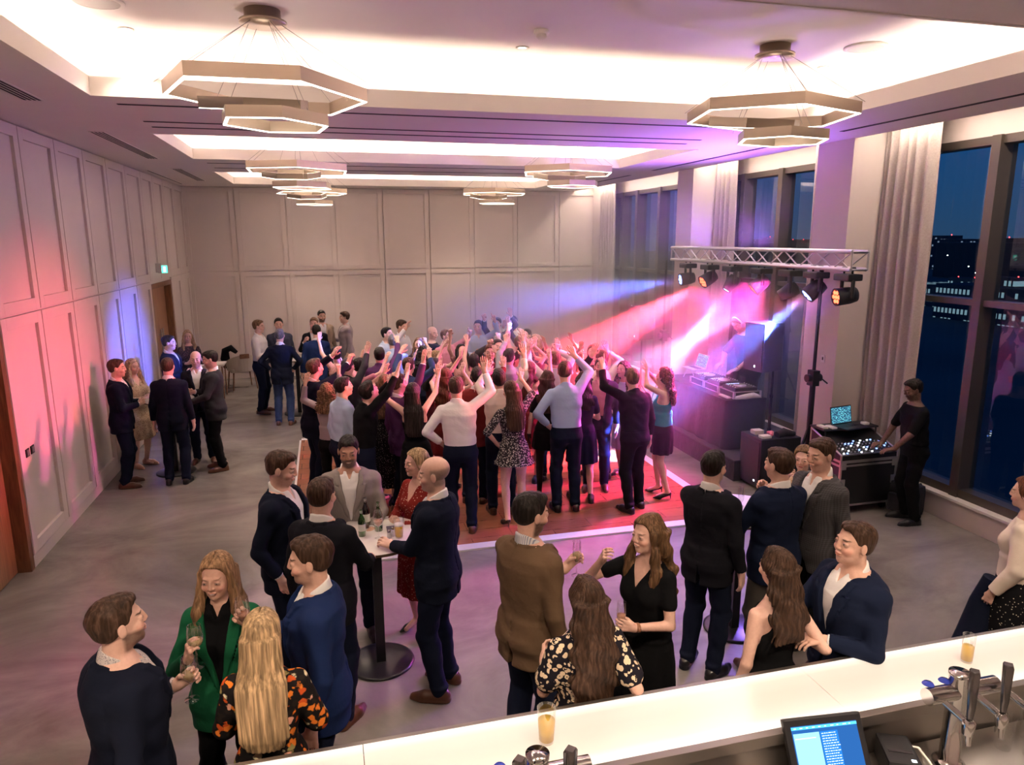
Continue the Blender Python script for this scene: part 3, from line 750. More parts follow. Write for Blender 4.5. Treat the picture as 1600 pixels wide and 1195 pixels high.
        bh = np.maximum(hp+.16, P3(.2, .14, 1.4)) if hst in ('long', 'curly', 'wavy', 'pony') else hp+.15
        if hst in ('long', 'curly', 'wavy', 'pony'): bl[2] = min(zb-.02, 1.3); 
        cloth('hair', sp.get('hairmat', 'hair_brown'), 0, 0, paint, hhr if not hst in ('long', 'curly', 'wavy') else hhr*1.15, (bl, bh))
    if sp.get('watch'):
        a = A[-1 if sp['watch'] == 'L' else 1]; u = nrm(a['W']-a['E']); c = a['W']-u*.02
        def paint(f):
            f.cone(c-u*.007, c+u*.007, .0285, .0285, .0); q = c-a['n']*.026; f.cone(q, q-a['n']*.004, .014, .013, .002)
            f.op(c-.08, c+.08, lambda X, Y, Z: np.abs((X-c[0])*u[0]+(Y-c[1])*u[1]+(Z-c[2])*u[2])*-1+.012, 0, 's')
        cloth('watch', 'watch', 0, 0, paint, .004, (c-.06, c+.06))
    grips = {s_: A[s_]['W']+A[s_]['d']*.075+A[s_]['n']*.034 for s_ in (1, -1)}
    return out, grips, A
# ---------------------------------------------------------------- room
LW, BW, WX, NY = -3.06, 18.0, 7.10, -1.6
def wallmat(name, col, sc_=3.0):
    t = NT(name); co = t.coords(); nz = t.n('TexNoise', None, Vector=co, Scale=sc_, Detail=3.0)
    c = t.mix(t.ramp(nz.outputs[0], [(.3, 0.0), (.7, .12)]), col, tuple(x*.8 for x in col))
    p = t.n('BsdfPrincipled', None, Roughness=.65); t.put(p.inputs['Base Color'], c); return t.surf(p)
m_wall = wallmat('wall_paint', (.56, .48, .445)); m_ceil = wallmat('ceiling_paint', (.68, .62, .60)); m_white = wallmat('white_paint', (.70, .65, .60))
m_groove = principled('groove', (.10, .08, .07), .8)
def floor_mat():
    t = NT('polished_concrete'); co = t.coords((1, 1, 1))
    a = t.n('TexNoise', None, Vector=t.coords((.55, .9, 1), rot=(0, 0, .5)), Scale=1.0, Detail=7.0, Roughness=.62, Distortion=.8); b = t.n('TexNoise', None, Vector=co, Scale=5.0, Detail=6.0, Roughness=.6)
    f = t.math('ADD', t.math('MULTIPLY', a.outputs[0], .90), t.math('MULTIPLY', b.outputs[0], .10))
    c = t.ramp(f, [(.30, (.100, .089, .080)), (.70, (.285, .258, .232))])
    p = t.n('BsdfPrincipled', None, Roughness=.26); t.put(p.inputs['Base Color'], c); p.inputs['Specular IOR Level'].default_value = .5
    return t.surf(p)
mb = MB(); mb.box((LW-.2, NY-.2, -.15), (WX+.3, BW+.2, 0)); mb.build('floor', floor_mat(), kind='structure')
def panel_frame(mb, pt, u0, u1, v0, v1, w=.105, th=.034, gap=.011):
    """raised stiles and rails round one field; pt(u, v, depth) -> xyz"""
    def bx(a, b, c, d):
        p, q = pt(a, c, 0), pt(b, d, th); lo = [min(p[i], q[i]) for i in range(3)]; hi = [max(p[i], q[i]) for i in range(3)]; mb.box(lo, hi, bev=.003)
    u0 += gap; u1 -= gap; v0 += gap; v1 -= gap
    bx(u0, u0+w, v0, v1); bx(u1-w, u1, v0, v1); bx(u0+w, u1-w, v0, v0+w); bx(u0+w, u1-w, v1-w, v1)
# left wall, with two door openings
mb = MB(); D1 = (5.85, 7.79, 2.52); D2 = (14.1, 15.9, 2.50)
def lw_box(y0, y1, z0, z1): mb.box((LW-.2, y0, z0), (LW, y1, z1))
lw_box(NY, D1[0], 0, 5.1); lw_box(D1[0], D1[1], D1[2], 5.1); lw_box(D1[1], D2[0], 0, 5.1); lw_box(D2[0], D2[1], D2[2], 5.1); lw_box(D2[1], BW+.2, 0, 5.1)
pl = lambda u, v, d: (LW+d, u, v)
ys = [7.79+1.055*i for i in range(6)]+[14.1]
for a, b in zip(ys[:-1], ys[1:]): panel_frame(mb, pl, a, b, .13, 2.56, .12)
for a, b in zip([15.9, 16.95], [16.95, 18.0]): panel_frame(mb, pl, a, b, .13, 2.56, .12)
for a, b in zip(ys[:-1], ys[1:]): panel_frame(mb, pl, a, b, 2.56, SOF, .12)
for a, b in ((14.1, 15.0), (15.0, 15.9), (15.9, 16.95), (16.95, 18.0), (6.7, 7.79), (5.6, 6.7), (4.5, 5.6), (3.4, 4.5)): panel_frame(mb, pl, a, b, 2.56, SOF, .12)
for a, b in ((4.8, 5.85), (3.7, 4.8), (2.6, 3.7)): panel_frame(mb, pl, a, b, .13, 2.56, .12)
mb.build('wall_left', m_wall, kind='structure')
mb = MB()
for a, b in ((NY, D1[0]), (D1[1], D2[0]), (D2[1], BW)): mb.box((LW, a, 0), (LW+.022, b, .128), bev=.004)
mb.build('baseboard_left', m_wall, kind='structure')
mb = MB(); mb.box((LW-.2, BW, 0), (WX+.3, BW+.2, 5.1)); pb = lambda u, v, d: (u, BW-d, v)
xs = [-3.06+1.128*i for i in range(10)]
for a, b in zip(xs[:-1], xs[1:]):
    panel_frame(mb, pb, a, min(b, WX), .13, 2.56); panel_frame(mb, pb, a, min(b, WX), 2.56, SOF)
mb.build('wall_back', m_wall, kind='structure')
mb = MB(); mb.box((LW+.022, BW-.022, 0), (WX, BW, .128), bev=.004); mb.build('baseboard_back', m_wall, kind='structure')
mb = MB(); mb.box((LW-.2, NY-.2, -.0), (WX+.3, NY, 5.1)); mb.build('wall_front', m_wall, kind='structure')
# ceiling: soffit with three coffers, upstand fascias, ledges and raised trays
mb = MB(); L_ = .34
xa, xb = LW-.2, 6.38
def sof(x0, y0, x1, y1): mb.box((x0, y0, SOF), (x1, y1, SOF+.05))
cx0, cx1 = COFFERS[0][0], COFFERS[0][2]
sof(xa, NY-.2, cx0, BW+.2); sof(cx1, NY-.2, xb, BW+.2)
yy = NY-.2
for (x0, y0, x1, y1) in COFFERS: sof(cx0, yy, cx1, y0); yy = y1
sof(cx0, yy, cx1, BW+.2)
mb.box((xb-.03, NY, SOF+.05), (xb, BW, 5.0))
for (x0, y0, x1, y1) in COFFERS:
    mb.box((x0-L_-.05, y0-L_-.05, CEIL), (x1+L_+.05, y1+L_+.05, CEIL+.05))
    for a in ((x0-L_-.05, y0-L_, x0-L_, y1+L_), (x1+L_, y0-L_, x1+L_+.05, y1+L_), (x0-L_-.05, y0-L_-.05, x1+L_+.05, y0-L_), (x0-L_-.05, y1+L_, x1+L_+.05, y1+L_+.05)): mb.box((a[0], a[1], SOF+.05), (a[2], a[3], CEIL))
mb.box((xb, NY-.2, 4.98), (WX+.3, BW+.2, 5.05))
mb.build('ceiling', m_ceil, kind='structure')
mb = MB()
for (x0, y0, x1, y1) in COFFERS:
    for a in ((x0, y0, x0+.03, y1), (x1-.03, y0, x1, y1), (x0+.03, y0, x1-.03, y0+.03), (x0+.03, y1-.03, x1-.03, y1)): mb.box((a[0], a[1], SOF-.006), (a[2], a[3], SOF+.15))
mb.build('trim_1', m_white, kind='structure')
m_led = emission('cove_led', (1, .82, .64), 6)
mb = MB()
for (x0, y0, x1, y1) in COFFERS:
    for a in ((x0-.075, y0-.05, x0-.06, y1+.05), (x1+.06, y0-.05, x1+.075, y1+.05), (x0, y0-.075, x1, y0-.06), (x0, y1+.06, x1, y1+.075)): mb.box((a[0], a[1], SOF+.051), (a[2], a[3], SOF+.062))
mb.build('trim_2', m_led, kind='structure')
# shadow slots in the soffit beside the coffers
m_dark = principled('dark_slot', (.03, .025, .03), .9)
mb = MB()
for y in (7.32, 8.30, 8.68, 12.5, 13.3): mb.box((-1.7, y, SOF-.004), (4.6, y+.05, SOF))
for y0, y1 in ((3.2, 7.3), (8.4, 12.2), (13.2, 17.2)): mb.box((5.78, y0, SOF-.004), (5.84, y1, SOF))
mb.build('trim_3', m_dark, kind='structure')
# window wall: header, sill plinth, columns
mb = MB(); WB = [3.8, 7.55, 8.45, 11.55, 12.35, 18.0]
mb.box((WX-.04, NY, 4.36), (WX+.2, BW, 5.05)); mb.box((WX-.14, NY, 0), (WX+.2, BW, .27)); mb.box((WX-.02, NY-.2, .27), (WX+.2, 3.6, 4.36))
COLS = [(3.55, 4.25), (7.72, 8.38), (11.68, 12.25)]
for a, b in COLS: mb.box((6.34, a, 0), (WX+.18, b, 5.0))
mb.box((6.9, 16.95, .27), (WX+.2, BW, 5.0))
mb.build('wall_right', m_wall, kind='structure')
mb = MB(); mb.box((WX-.17, NY, .27), (WX+.1, BW, .30), bev=.004); mb.build('trim_4', m_white, kind='structure')
m_frame = principled('window_frame_metal', (.105, .085, .070), .4, .5)
def glassmat():
    t = NT('window_glass'); tr = t.n('BsdfTransparent', None, Color=(.80, .88, .92)); gl = t.n('BsdfGlossy', None, Roughness=.0, Color=(.9, .95, 1))
    fr = t.n('Fresnel', None, IOR=1.55); mx = t.n('MixShader'); geo = t.n('NewGeometry'); t.put(mx.inputs[0], t.math('MULTIPLY', t.math('MULTIPLY', fr.outputs[0], 2.2), t.math('SUBTRACT', 1.0, geo.outputs['Backfacing']))); t.put(mx.inputs[1], tr); t.put(mx.inputs[2], gl); return t.surf(mx)
m_glass = glassmat()
def window(n, y0, y1, mull):
    mb = MB(); zt, zb = 4.36, .30; x0, x1 = WX-.04, WX+.16
    mb.box((x0, y0, zt-.09), (x1, y1, zt)); mb.box((x0-.02, y0, zb), (x1, y1, zb+.10)); mb.box((x0, y0, 2.53), (x1, y1, 2.60))
    for m in [y0+.05, y1-.05]+mull: mb.box((x0-.04, m-.055, zb), (x1, m+.055, zt))
    w = mb.build('window_%d' % n, m_frame, kind='structure')
    g = MB(); g.box((WX+.09, y0, zb), (WX+.10, y1, zt)); g.build('glass', m_glass, w)
window(1, 4.25, 7.70, [5.25, 6.38]); window(2, 8.40, 11.66, [9.1, 10.15, 11.2]); window(3, 12.27, 16.95, [13.2, 14.4, 15.55, 16.4])
# ---------------------------------------------------------------- doors on the left wall
def woodmat(nm, c1, c2, sc_=(1, 1, 1), r=.4):
    t = NT(nm); nz = t.n('TexNoise', None, Vector=t.coords(sc_), Scale=6.0, Detail=6.0, Distortion=.8)
    p = t.n('BsdfPrincipled', None, Roughness=r); t.put(p.inputs['Base Color'], t.ramp(nz.outputs[0], [(.3, c1), (.7, c2)])); return t.surf(p)
m_walnut = woodmat('walnut', (.075, .028, .012), (.20, .085, .038), (5, 5, .5)); m_doorleaf = woodmat('door_leaf', (.20, .085, .040), (.30, .14, .07), (6, 6, .4))
m_chrome = principled('chrome', (.72, .70, .68), .12, 1.0); m_steel = principled('brushed_steel', (.55, .53, .50), .32, 1.0); m_blackm = principled('black_metal', (.012, .012, .013), .35, .6)
for n, (y0, y1, z1) in ((1, D1), (2, D2)):
    mb = MB(); mb.box((LW-.19, y0, 0), (LW+.025, y0+.09, z1)); mb.box((LW-.19, y1-.09, 0), (LW+.025, y1, z1)); mb.box((LW-.19, y0+.09, z1-.09), (LW+.025, y1-.09, z1))
    d = mb.build('door_%d' % n, m_walnut, kind='structure')
    ym = (y0+y1)/2; mb = MB(); mb.box((LW-.15, y0+.09, .01), (LW-.10, ym-.004, z1-.09)); mb.box((LW-.15, ym+.004, .01), (LW-.10, y1-.09, z1-.09)); mb.build('door_leaf', m_doorleaf, d)
    mb = MB()
    for s_ in (-.09, .09): mb.tube([(LW-.05, ym+s_, .75), (LW-.05, ym+s_, 1.6)], .014); mb.tube([(LW-.1, ym+s_, .85), (LW-.05, ym+s_, .85)], .010); mb.tube([(LW-.1, ym+s_, 1.5), (LW-.05, ym+s_, 1.5)], .010)
    mb.build('door_handle', m_steel, d)
# dance floor laid on the concrete
def parquet():
    t = NT('parquet'); co = t.coords(); br = t.n('TexBrick', None, Vector=co, Scale=1.0, Color1=(.23, .085, .045), Color2=(.17, .058, .030), Mortar=(.06, .02, .012))
    br.inputs['Mortar Size'].default_value = .004; br.inputs['Brick Width'].default_value = .95; br.inputs['Row Height'].default_value = .235
    nz = t.n('TexNoise', None, Vector=t.coords((2, 16, 1)), Scale=4.0, Detail=5.0)
    p = t.n('BsdfPrincipled', None, Roughness=.22); t.put(p.inputs['Base Color'], t.mix(t.ramp(nz.outputs[0], [(.3, 0.0), (.7, .5)]), br.outputs[0], (.30, .12, .07))); return t.surf(p)
DF = (-.52, 7.16, 4.50, 11.9)
mb = MB(); mb.box((DF[0], DF[1], .001), (DF[2], DF[3], .02)); df = mb.build('dance_floor', parquet())
tag(df, 'brown wooden dance floor laid on the concrete under the dancing crowd', 'dance floor')
mb = MB()
mb.box((DF[0]-.02, DF[1]-.14, .001), (DF[2]+.13, DF[1], .022), bev=.003); mb.box((DF[2], DF[1], .001), (DF[2]+.13, DF[3], .022), bev=.003); mb.box((DF[0]-.03, DF[1], .001), (DF[0], DF[3], .022)); mb.box((DF[0], DF[3], .001), (DF[2]+.13, DF[3]+.10, .022))
mb.build('edge_strip', principled('white_edge', (.62, .60, .58), .35), df)['label'] = 'white edging strip round the dance floor'
# ---------------------------------------------------------------- the town at dusk
def city():
    t = NT('dark_ground'); nz = t.n('TexNoise', None, Vector=t.coords((.02, .02, 1)), Scale=1.0, Detail=4.0)
    p = t.n('BsdfPrincipled', None, Roughness=1.0); t.put(p.inputs['Base Color'], t.ramp(nz.outputs[0], [(.3, (.02, .03, .04)), (.7, (.05, .07, .08))]))
    mb = MB(); mb.box((20, -900, -26), (2500, 1400, -25)); g = mb.build('town_ground', t.surf(p)); g['kind'] = 'structure'
    def facade(nm, sx, sz, lit, c):
        t = NT(nm); co = t.coords(); br = t.n('TexBrick', None, Vector=t.coords((1, 1, 1), rot=(PI/2, 0, PI/2)), Scale=1.0, Color1=(0, 0, 0), Color2=(1, 1, 1), Mortar=(0, 0, 0))
        br.offset = 0; br.inputs['Mortar Size'].default_value = .9; br.inputs['Brick Width'].default_value = sx; br.inputs['Row Height'].default_value = sz
        vo = t.n('TexWhiteNoise'); sn = t.n('VectorMath', {'operation': 'SNAP'}); t.put(sn.inputs[0], co); sn.inputs[1].default_value = (sx, sx, sz); t.put(vo.inputs[0], sn.outputs[0])
        sp = t.n('SeparateXYZ'); t.put(sp.inputs[0], co)
        fy = t.math('PINGPONG', sp.outputs[1], sx*.5); fz = t.math('PINGPONG', sp.outputs[2], sz*.5)
        m1 = t.math('MULTIPLY', t.math('GREATER_THAN', fy, sx*.2), t.math('GREATER_THAN', fz, sz*.25))
        f = t.math('MULTIPLY', m1, t.math('GREATER_THAN', vo.outputs[0], 1-lit))
        em = t.n('Emission', None, Color=c, Strength=1.0); t.put(em.inputs[1], t.math('MULTIPLY', f, .4)); df_ = t.n('BsdfDiffuse', None, Color=(.05, .06, .08)); ad = t.n('AddShader'); t.put(ad.inputs[0], em); t.put(ad.inputs[1], df_); return t.surf(ad)
    f1 = facade('tower_windows', 3.0, 3.0, .22, (.35, .42, .55)); f2 = facade('office_windows', 1.6, 3.4, .7, (.35, .50, .55))
    rnd = random.Random(3); em_red = emission('red_beacon', (1, .04, .04), 9)
    def block(x, y, w, d, h, m, label):
        mb = MB(); mb.box((x, y, -25), (x+w, y+d, -25+h)); mb.box((x+w*.3, y+d*.3, -25+h), (x+w*.6, y+d*.6, -25+h+3)); b = mb.build('building', m); tag(b, label, 'building', 'town buildings beyond the windows')
        mb = MB(); r = x*.0011
        for k in (.35, .55): mb.lathe([(.01, -r), (r, 0), (.01, r)], (x+w*.45, y+d*k, -25+h+3+r), 6)
        mb.build('red_beacon', em_red, b); return b
    block(300, 202, 30, 50, 58, f1, 'tall lit tower block far beyond the right-hand window')
    block(210, 172, 20, 36, 12, f2, 'low office with bright windows below the tower block'); block(240, 215, 20, 38, 9, f2, 'low lit office further left behind the big window')
    for i, (x, y, w, h) in enumerate(((420, 330, 90, 24), (520, 480, 120, 26), (480, 640, 90, 22), (600, 820, 160, 25), (350, 420, 60, 16))): block(x, y, 40, w, h, f1 if i % 2 else principled('far_block', (.03, .04, .05), .9), ['wide dark block on the skyline behind the big window', 'dim lit block on the skyline left of the tower', 'low dark block on the skyline behind the middle window', 'long lit row on the skyline behind the truss', 'short dark block in front of the skyline'][i])
    for nm, c, n, st in (('white_street_light', (1, .95, .85), 46, 12), ('blue_street_light', (.35, .8, 1), 8, 10)):
        em = emission(nm, c, st); pr = None
        for k in range(n):
            dist = rnd.uniform(90, 520); ang = math.radians(rnd.uniform(22, 66)); x, y = dist*math.cos(ang), dist*math.sin(ang)
            z = rnd.uniform(-20, -8) if nm != 'red_beacon' else rnd.uniform(6, 12)*dist/400; s_ = dist*.0011
            if pr is None:
                mb = MB(); mb.lathe([(.01, -.5), (.5, -.25), (.5, .25), (.01, .5)], seg=6); pr = mb.build(nm, em); o = pr
            else: o = pr.copy(); COL.objects.link(o)
            o.location = (x, y, z); o.scale = (s_, s_, s_); tag(o, 'tiny %s in the town beyond the windows' % nm.replace('_', ' '), 'light', nm.replace('_', ' ')+'s over the town')
city()
# ---------------------------------------------------------------- curtains
def curtainmat():
    t = NT('curtain_fabric'); nz = t.n('TexNoise', None, Vector=t.coords((60, 60, 60)), Scale=1.0)
    p = t.n('BsdfPrincipled', None, Roughness=.8); p.inputs['Sheen Weight'].default_value = .2
    t.put(p.inputs['Base Color'], t.ramp(nz.outputs[0], [(.3, (.36, .30, .275)), (.7, (.43, .365, .335))])); return t.surf(p)
m_curt = curtainmat()
def curtain(y0, y1, label, seed):
    rnd = random.Random(seed); n = int((y1-y0)/.012); V = []; nz = 14; ph = rnd.random()*6
    for k in range(nz):
        z = .04+(4.68-.04)*k/(nz-1)
        for i in range(n+1):
            y = y0+(y1-y0)*i/n; a = 2*PI*(y-y0)/.145+ph
            w = .055*(1-.25*k/nz)
            x = 6.80+w*math.sin(a+.5*math.sin(a*.37+ph))+.012*math.sin(z*1.3+y*6)
            V.append((x, y+.012*math.cos(a)*0, z))
    Fs = [(k*(n+1)+i, k*(n+1)+i+1, (k+1)*(n+1)+i+1, (k+1)*(n+1)+i) for k in range(nz-1) for i in range(n)]
    o = link_mesh('curtain', V, Fs, m_curt, smooth=True); sm = o.modifiers.new('thick', 'SOLIDIFY'); sm.thickness = .006
    tag(o, label, 'curtain', 'curtains on the window wall'); return o
curtain(6.92, 7.70, 'wide full-length grey curtain beside the big right-hand window', 1); curtain(8.40, 8.98, 'full-length grey curtain just beyond the column by the flight case', 2)
curtain(11.08, 11.66, 'full-length grey curtain on the near side of the far column behind the truss', 3); curtain(12.27, 12.85, 'narrow grey curtain between the far column and the far window', 4); curtain(16.25, 17.2, 'full-length grey curtain next to the back wall', 5)
# ---------------------------------------------------------------- haze hanging over the stage and crowd
def haze():
    t = NT('haze'); v = t.n('VolumeScatter', None, Color=(1, 1, 1), Anisotropy=.0); co = t.coords()
    d = t.n('VectorMath', {'operation': 'SUBTRACT'}); t.put(d.inputs[0], co); d.inputs[1].default_value = (4.7, 11.0, 2.0)
    d2 = t.n('VectorMath', {'operation': 'MULTIPLY'}); t.put(d2.inputs[0], d.outputs[0]); d2.inputs[1].default_value = (.29, .20, .36)
    ln = t.n('VectorMath', {'operation': 'LENGTH'}); t.put(ln.inputs[0], d2.outputs[0]); f = t.ramp(ln.outputs[1], [(.12, 1.0), (.55, .40), (1.0, .0)])
    nz = t.n('TexNoise', None, Vector=co, Scale=.9, Detail=3.0); f2 = t.ramp(nz.outputs[0], [(.30, .75), (.70, 1.25)])
    t.put(v.inputs['Density'], t.math('MULTIPLY', t.math('MULTIPLY', f, f2), .13)); t.m.cycles.volume_sampling = 'EQUIANGULAR'; t.m.cycles.volume_step_rate = .5; t.t.links.new(v.outputs[0], t.out.inputs[1])
    mb = MB(); mb.box((.2, 6.6, .03), (6.32, 16.6, 4.4)); o = mb.build('haze', t.m); tag(o, 'thin stage haze drifting over the dance floor', 'haze', kind='stuff')
haze()
# ---------------------------------------------------------------- ceiling lights
m_bronze = principled('champagne_metal', (.38, .31, .24), .38, .85); m_ledw = emission('pendant_led', (1, .86, .72), 4); m_wire = principled('wire', (.25, .23, .22), .5, .6)
def hexring(name, R_, z, h=.095, w=.035, rot=0.0, parent=None, tilt=0.0, off=(0, 0), sy=1.0):
    T = Matrix.Translation((off[0], off[1], z)) @ Matrix.Rotation(tilt, 4, 'X') @ Matrix.Rotation(rot, 4, 'Z')
    def ring(r0, r1, z0, z1):
        vs = []; fs = []
        for r, zz in ((r0, z0), (r1, z0), (r1, z1), (r0, z1)):
            for k in range(6): a = k*PI/3; vs.append((r*math.cos(a), r*math.sin(a)*sy, zz))
        for q in range(4):
            for k in range(6): a, b = q*6+k, q*6+(k+1) % 6; c, d = ((q+1) % 4)*6+k, ((q+1) % 4)*6+(k+1) % 6; fs.append((a, b, d, c))
        return vs, fs
    mb = MB(); mb.add(*ring(R_-w, R_, 0, h), M=T); o = mb.build(name, m_bronze, parent)
    mb = MB(); mb.add(*ring(R_-w+.004, R_-.004, -.006, .004), M=T); mb.build('led_strip', m_ledw, o); return o
def pendant(x, y, label, z1=4.34, z2=4.15, rot=.2, top=CEIL, s=1.0):
    p = empty('pendant_light', (x, y, 0), 0, label, 'pendant light', 'hexagonal ring pendant lights')
    mb = MB(); mb.lathe([(0, top), (.13, top), (.13, top-.07), (.17, top-.075), (.17, top-.10), (0, top-.10)], seg=28); mb.build('canopy', m_bronze, p)
    hexring('large_ring', .82*s, z1, rot=rot, parent=p, sy=.86); hexring('middle_ring', .42*s, z1-.07, rot=rot+.5, parent=p, tilt=.16, off=(-.10, .10), h=.08); hexring('small_ring', .45*s, z2-.02, rot=rot-.15, parent=p, off=(.05, -.12), sy=.8, h=.08)
    mb = MB()
    for k in range(6):
        a = k*PI/3+rot; mb.tube([(.12*math.cos(a), .12*math.sin(a), top-.09), (.80*s*math.cos(a), .69*s*math.sin(a), z1+.09)], .0022, 5)
    for k in range(3):
        a = k*2*PI/3+rot; mb.tube([(.1*math.cos(a), .1*math.sin(a), top-.09), (.05+.45*s*math.cos(a), -.12+.38*s*math.sin(a), z2+.07)], .002, 5)
    mb.build('suspension_wire', m_wire, p)
    lamp('pendant_glow', 'POINT', (x, y, z2-.25), 12, (1, .84, .70), shadow_soft_size=.35)
    return p
pendant(-.34, 5.95, 'large hexagonal ring pendant at the left of the nearest coffer', rot=.95); pendant(3.94, 5.9, 'large hexagonal ring pendant at the right of the nearest coffer', rot=.35)
pendant(-.29, 11.2, 'hexagonal ring pendant on the left in the middle coffer', 4.26, 4.04, .6); pendant(3.85, 11.2, 'hexagonal ring pendant on the right in the middle coffer', 4.30, 4.12, .3)
pendant(-.17, 16.1, 'small-looking ring pendant on the left nearest the back wall', 4.24, 4.03, .8); pendant(3.79, 16.1, 'small-looking ring pendant on the right nearest the back wall', 4.27, 4.08, .4)
m_off = principled('off_white_plastic', (.62, .58, .54), .5); m_dl = emission('downlight_lamp', (1, .85, .7), 6)
for i, (x, y) in enumerate(DL):
    o = empty('downlight', (x, y, CEIL), 0, 'small recessed downlight, %s of the %s coffer' % ('left' if x < 1 else 'middle' if x < 3 and y < 8 else 'right', 'nearest' if y < 8 else 'middle' if y < 13 else 'furthest')+(' near its far edge' if y in (6.7, 6.5, 11.2) else ' near its front edge' if y < 13 else ''), 'downlight', 'recessed downlights')
    mb = MB(); mb.lathe([(.035, 0), (.06, 0), (.06, -.012), (.035, -.006)], seg=20); mb.build('bezel', m_off, o); mb = MB(); mb.lathe([(0, -.004), (.036, -.004)], seg=16); mb.build('lens', m_dl, o)
for i, x in enumerate((-1.6, .4, 2.4, 4.4)):
    o = empty('downlight', (x, .9, SOF), 0, 'downlight in the soffit above the bar, number %s from the left wall' % ('one', 'two', 'three', 'four')[i], 'downlight', 'bar downlights')
    mb = MB(); mb.lathe([(.035, 0), (.06, 0), (.06, -.012), (.035, -.006)], seg=20); mb.build('bezel', m_off, o); mb = MB(); mb.lathe([(0, -.004), (.036, -.004)], seg=16); mb.build('lens', m_dl, o)
m_grille = principled('speaker_grille', (.42, .39, .37), .7)
for x, y, l in ((-1.45, 6.0, 'round white ceiling speaker left of the left pendant'), (4.75, 5.75, 'round white ceiling speaker right of the right pendant')):
    o = empty('ceiling_speaker', (x, y, CEIL), 0, l, 'speaker', 'ceiling speakers'); mb = MB(); mb.lathe([(.15, 0), (.18, 0), (.18, -.012), (.15, -.016)], seg=32); mb.build('rim', m_off, o); mb = MB(); mb.lathe([(0, -.014), (.15, -.014)], seg=32); mb.build('grille', m_grille, o)
o = empty('smoke_detector', (1.81, 5.95, CEIL), 0, 'white smoke detector on the ceiling between the two near pendants', 'smoke detector')
mb = MB(); mb.lathe([(0, 0), (.06, 0), (.065, -.02), (.055, -.03), (0, -.03)], seg=24); mb.build('base', m_off, o); mb = MB(); mb.lathe([(.04, -.03), (.045, -.05), (.03, -.065), (0, -.067)], seg=24); mb.build('sensor_head', m_off, o)
for i, (x0, y0, y1, l) in enumerate(((-2.45, 9.2, 12.0, 'long slotted air vent in the soffit beside the middle coffer'), (-2.42, 5.4, 7.3, 'slotted air vent in the soffit at the upper left corner'), (-2.42, 13.6, 16.2, 'slotted air vent in the soffit beside the furthest coffer'), (-2.9, 14.0, 17.2, 'narrow slotted air vent tight to the left wall'))):
    o = empty('air_vent', (x0, y0, SOF), 0, l, 'air vent', 'linear air vents'); w_ = .16 if i < 3 else .05
    mb = MB(); mb.box((0, 0, -.006), (w_, y1-y0, 0)); mb.build('frame', m_ceil, o); mb = MB()
    for k in range(4 if i < 3 else 1): mb.box((.015+k*.037, .02, -.008), (.034+k*.037, y1-y0-.02, -.005))
    mb.build('slot', m_dark, o)
# exit sign, sockets
o = empty('exit_sign', (LW, 14.75, 2.70), 0, 'small green glowing exit sign projecting above the far door', 'sign')
mb = MB(); mb.box((0, -.02, -.02), (.10, .02, .16), bev=.004); mb.build('bracket', m_grille, o)
mb = MB(); mb.box((.03, -.012, -.02), (.20, .012, .12)); mb.build('panel', emission('exit_green', (.10, .75, .50), 1.4), o)
mb = MB(); em_w = emission('exit_white', (.85, 1, .9), 1.6)   # running figure, arrow and door pictogram
SX = Matrix.Diagonal((.8, .8, .8, 1)) @ Matrix.Translation((-.06, 0, 0))
def sgn(a, b, c, d): mb.box((a, -.018, b), (c, -.0152, d), M=SX)
sgn(.225, 0, .275, .12); sgn(.165, .085, .185, .105); mb.tube([(.172, -.016, .08), (.165, -.016, .05), (.185, -.016, .03), (.18, -.016, .005)], .005, 6, M=SX); mb.tube([(.165, -.016, .05), (.15, -.016, .03), (.135, -.016, .028)], .005, 6, M=SX); mb.tube([(.155, -.016, .06), (.17, -.016, .078), (.195, -.016, .062)], .004, 6, M=SX); sgn(.112, .055, .128, .062)
mb.build('pictogram', em_w, o)
for y, l in ((8.05, 'black double wall socket, nearer the front door on the left wall'), (8.18, 'black wall socket just beyond its twin on the left wall')):
    o = empty('wall_socket', (LW+.001, y, 1.155), 0, l, 'wall socket'); mb = MB(); mb.box((0, -.043, -.043), (.009, .043, .043), bev=.003); mb.build('plate', m_blackm, o); mb = MB(); mb.box((.009, -.02, -.028), (.014, .02, .028), bev=.002); mb.build('switch', principled('socket_insert', (.18, .18, .19), .4), o)
for x, y, z, ax_, l in ((LW, 17.0, 1.75, 'x', 'small wall control between the far door and the back wall'), (6.34, 7.95, 1.72, 'x2', 'small white wall plate on the column beside the wide curtain')):
    o = empty('wall_control', (x, y, z), 0, l, 'wall control'); s_ = 1 if ax_ == 'x' else -1
    mb = MB(); mb.box((0 if s_ > 0 else -.012, -.035, -.05), (.012 if s_ > 0 else 0, .035, .05), bev=.003); mb.build('plate', m_off, o); mb = MB(); mb.box((s_*.012-.003, -.012, -.02), (s_*.012+.003, .012, .02)); mb.build('button', m_blackm, o)
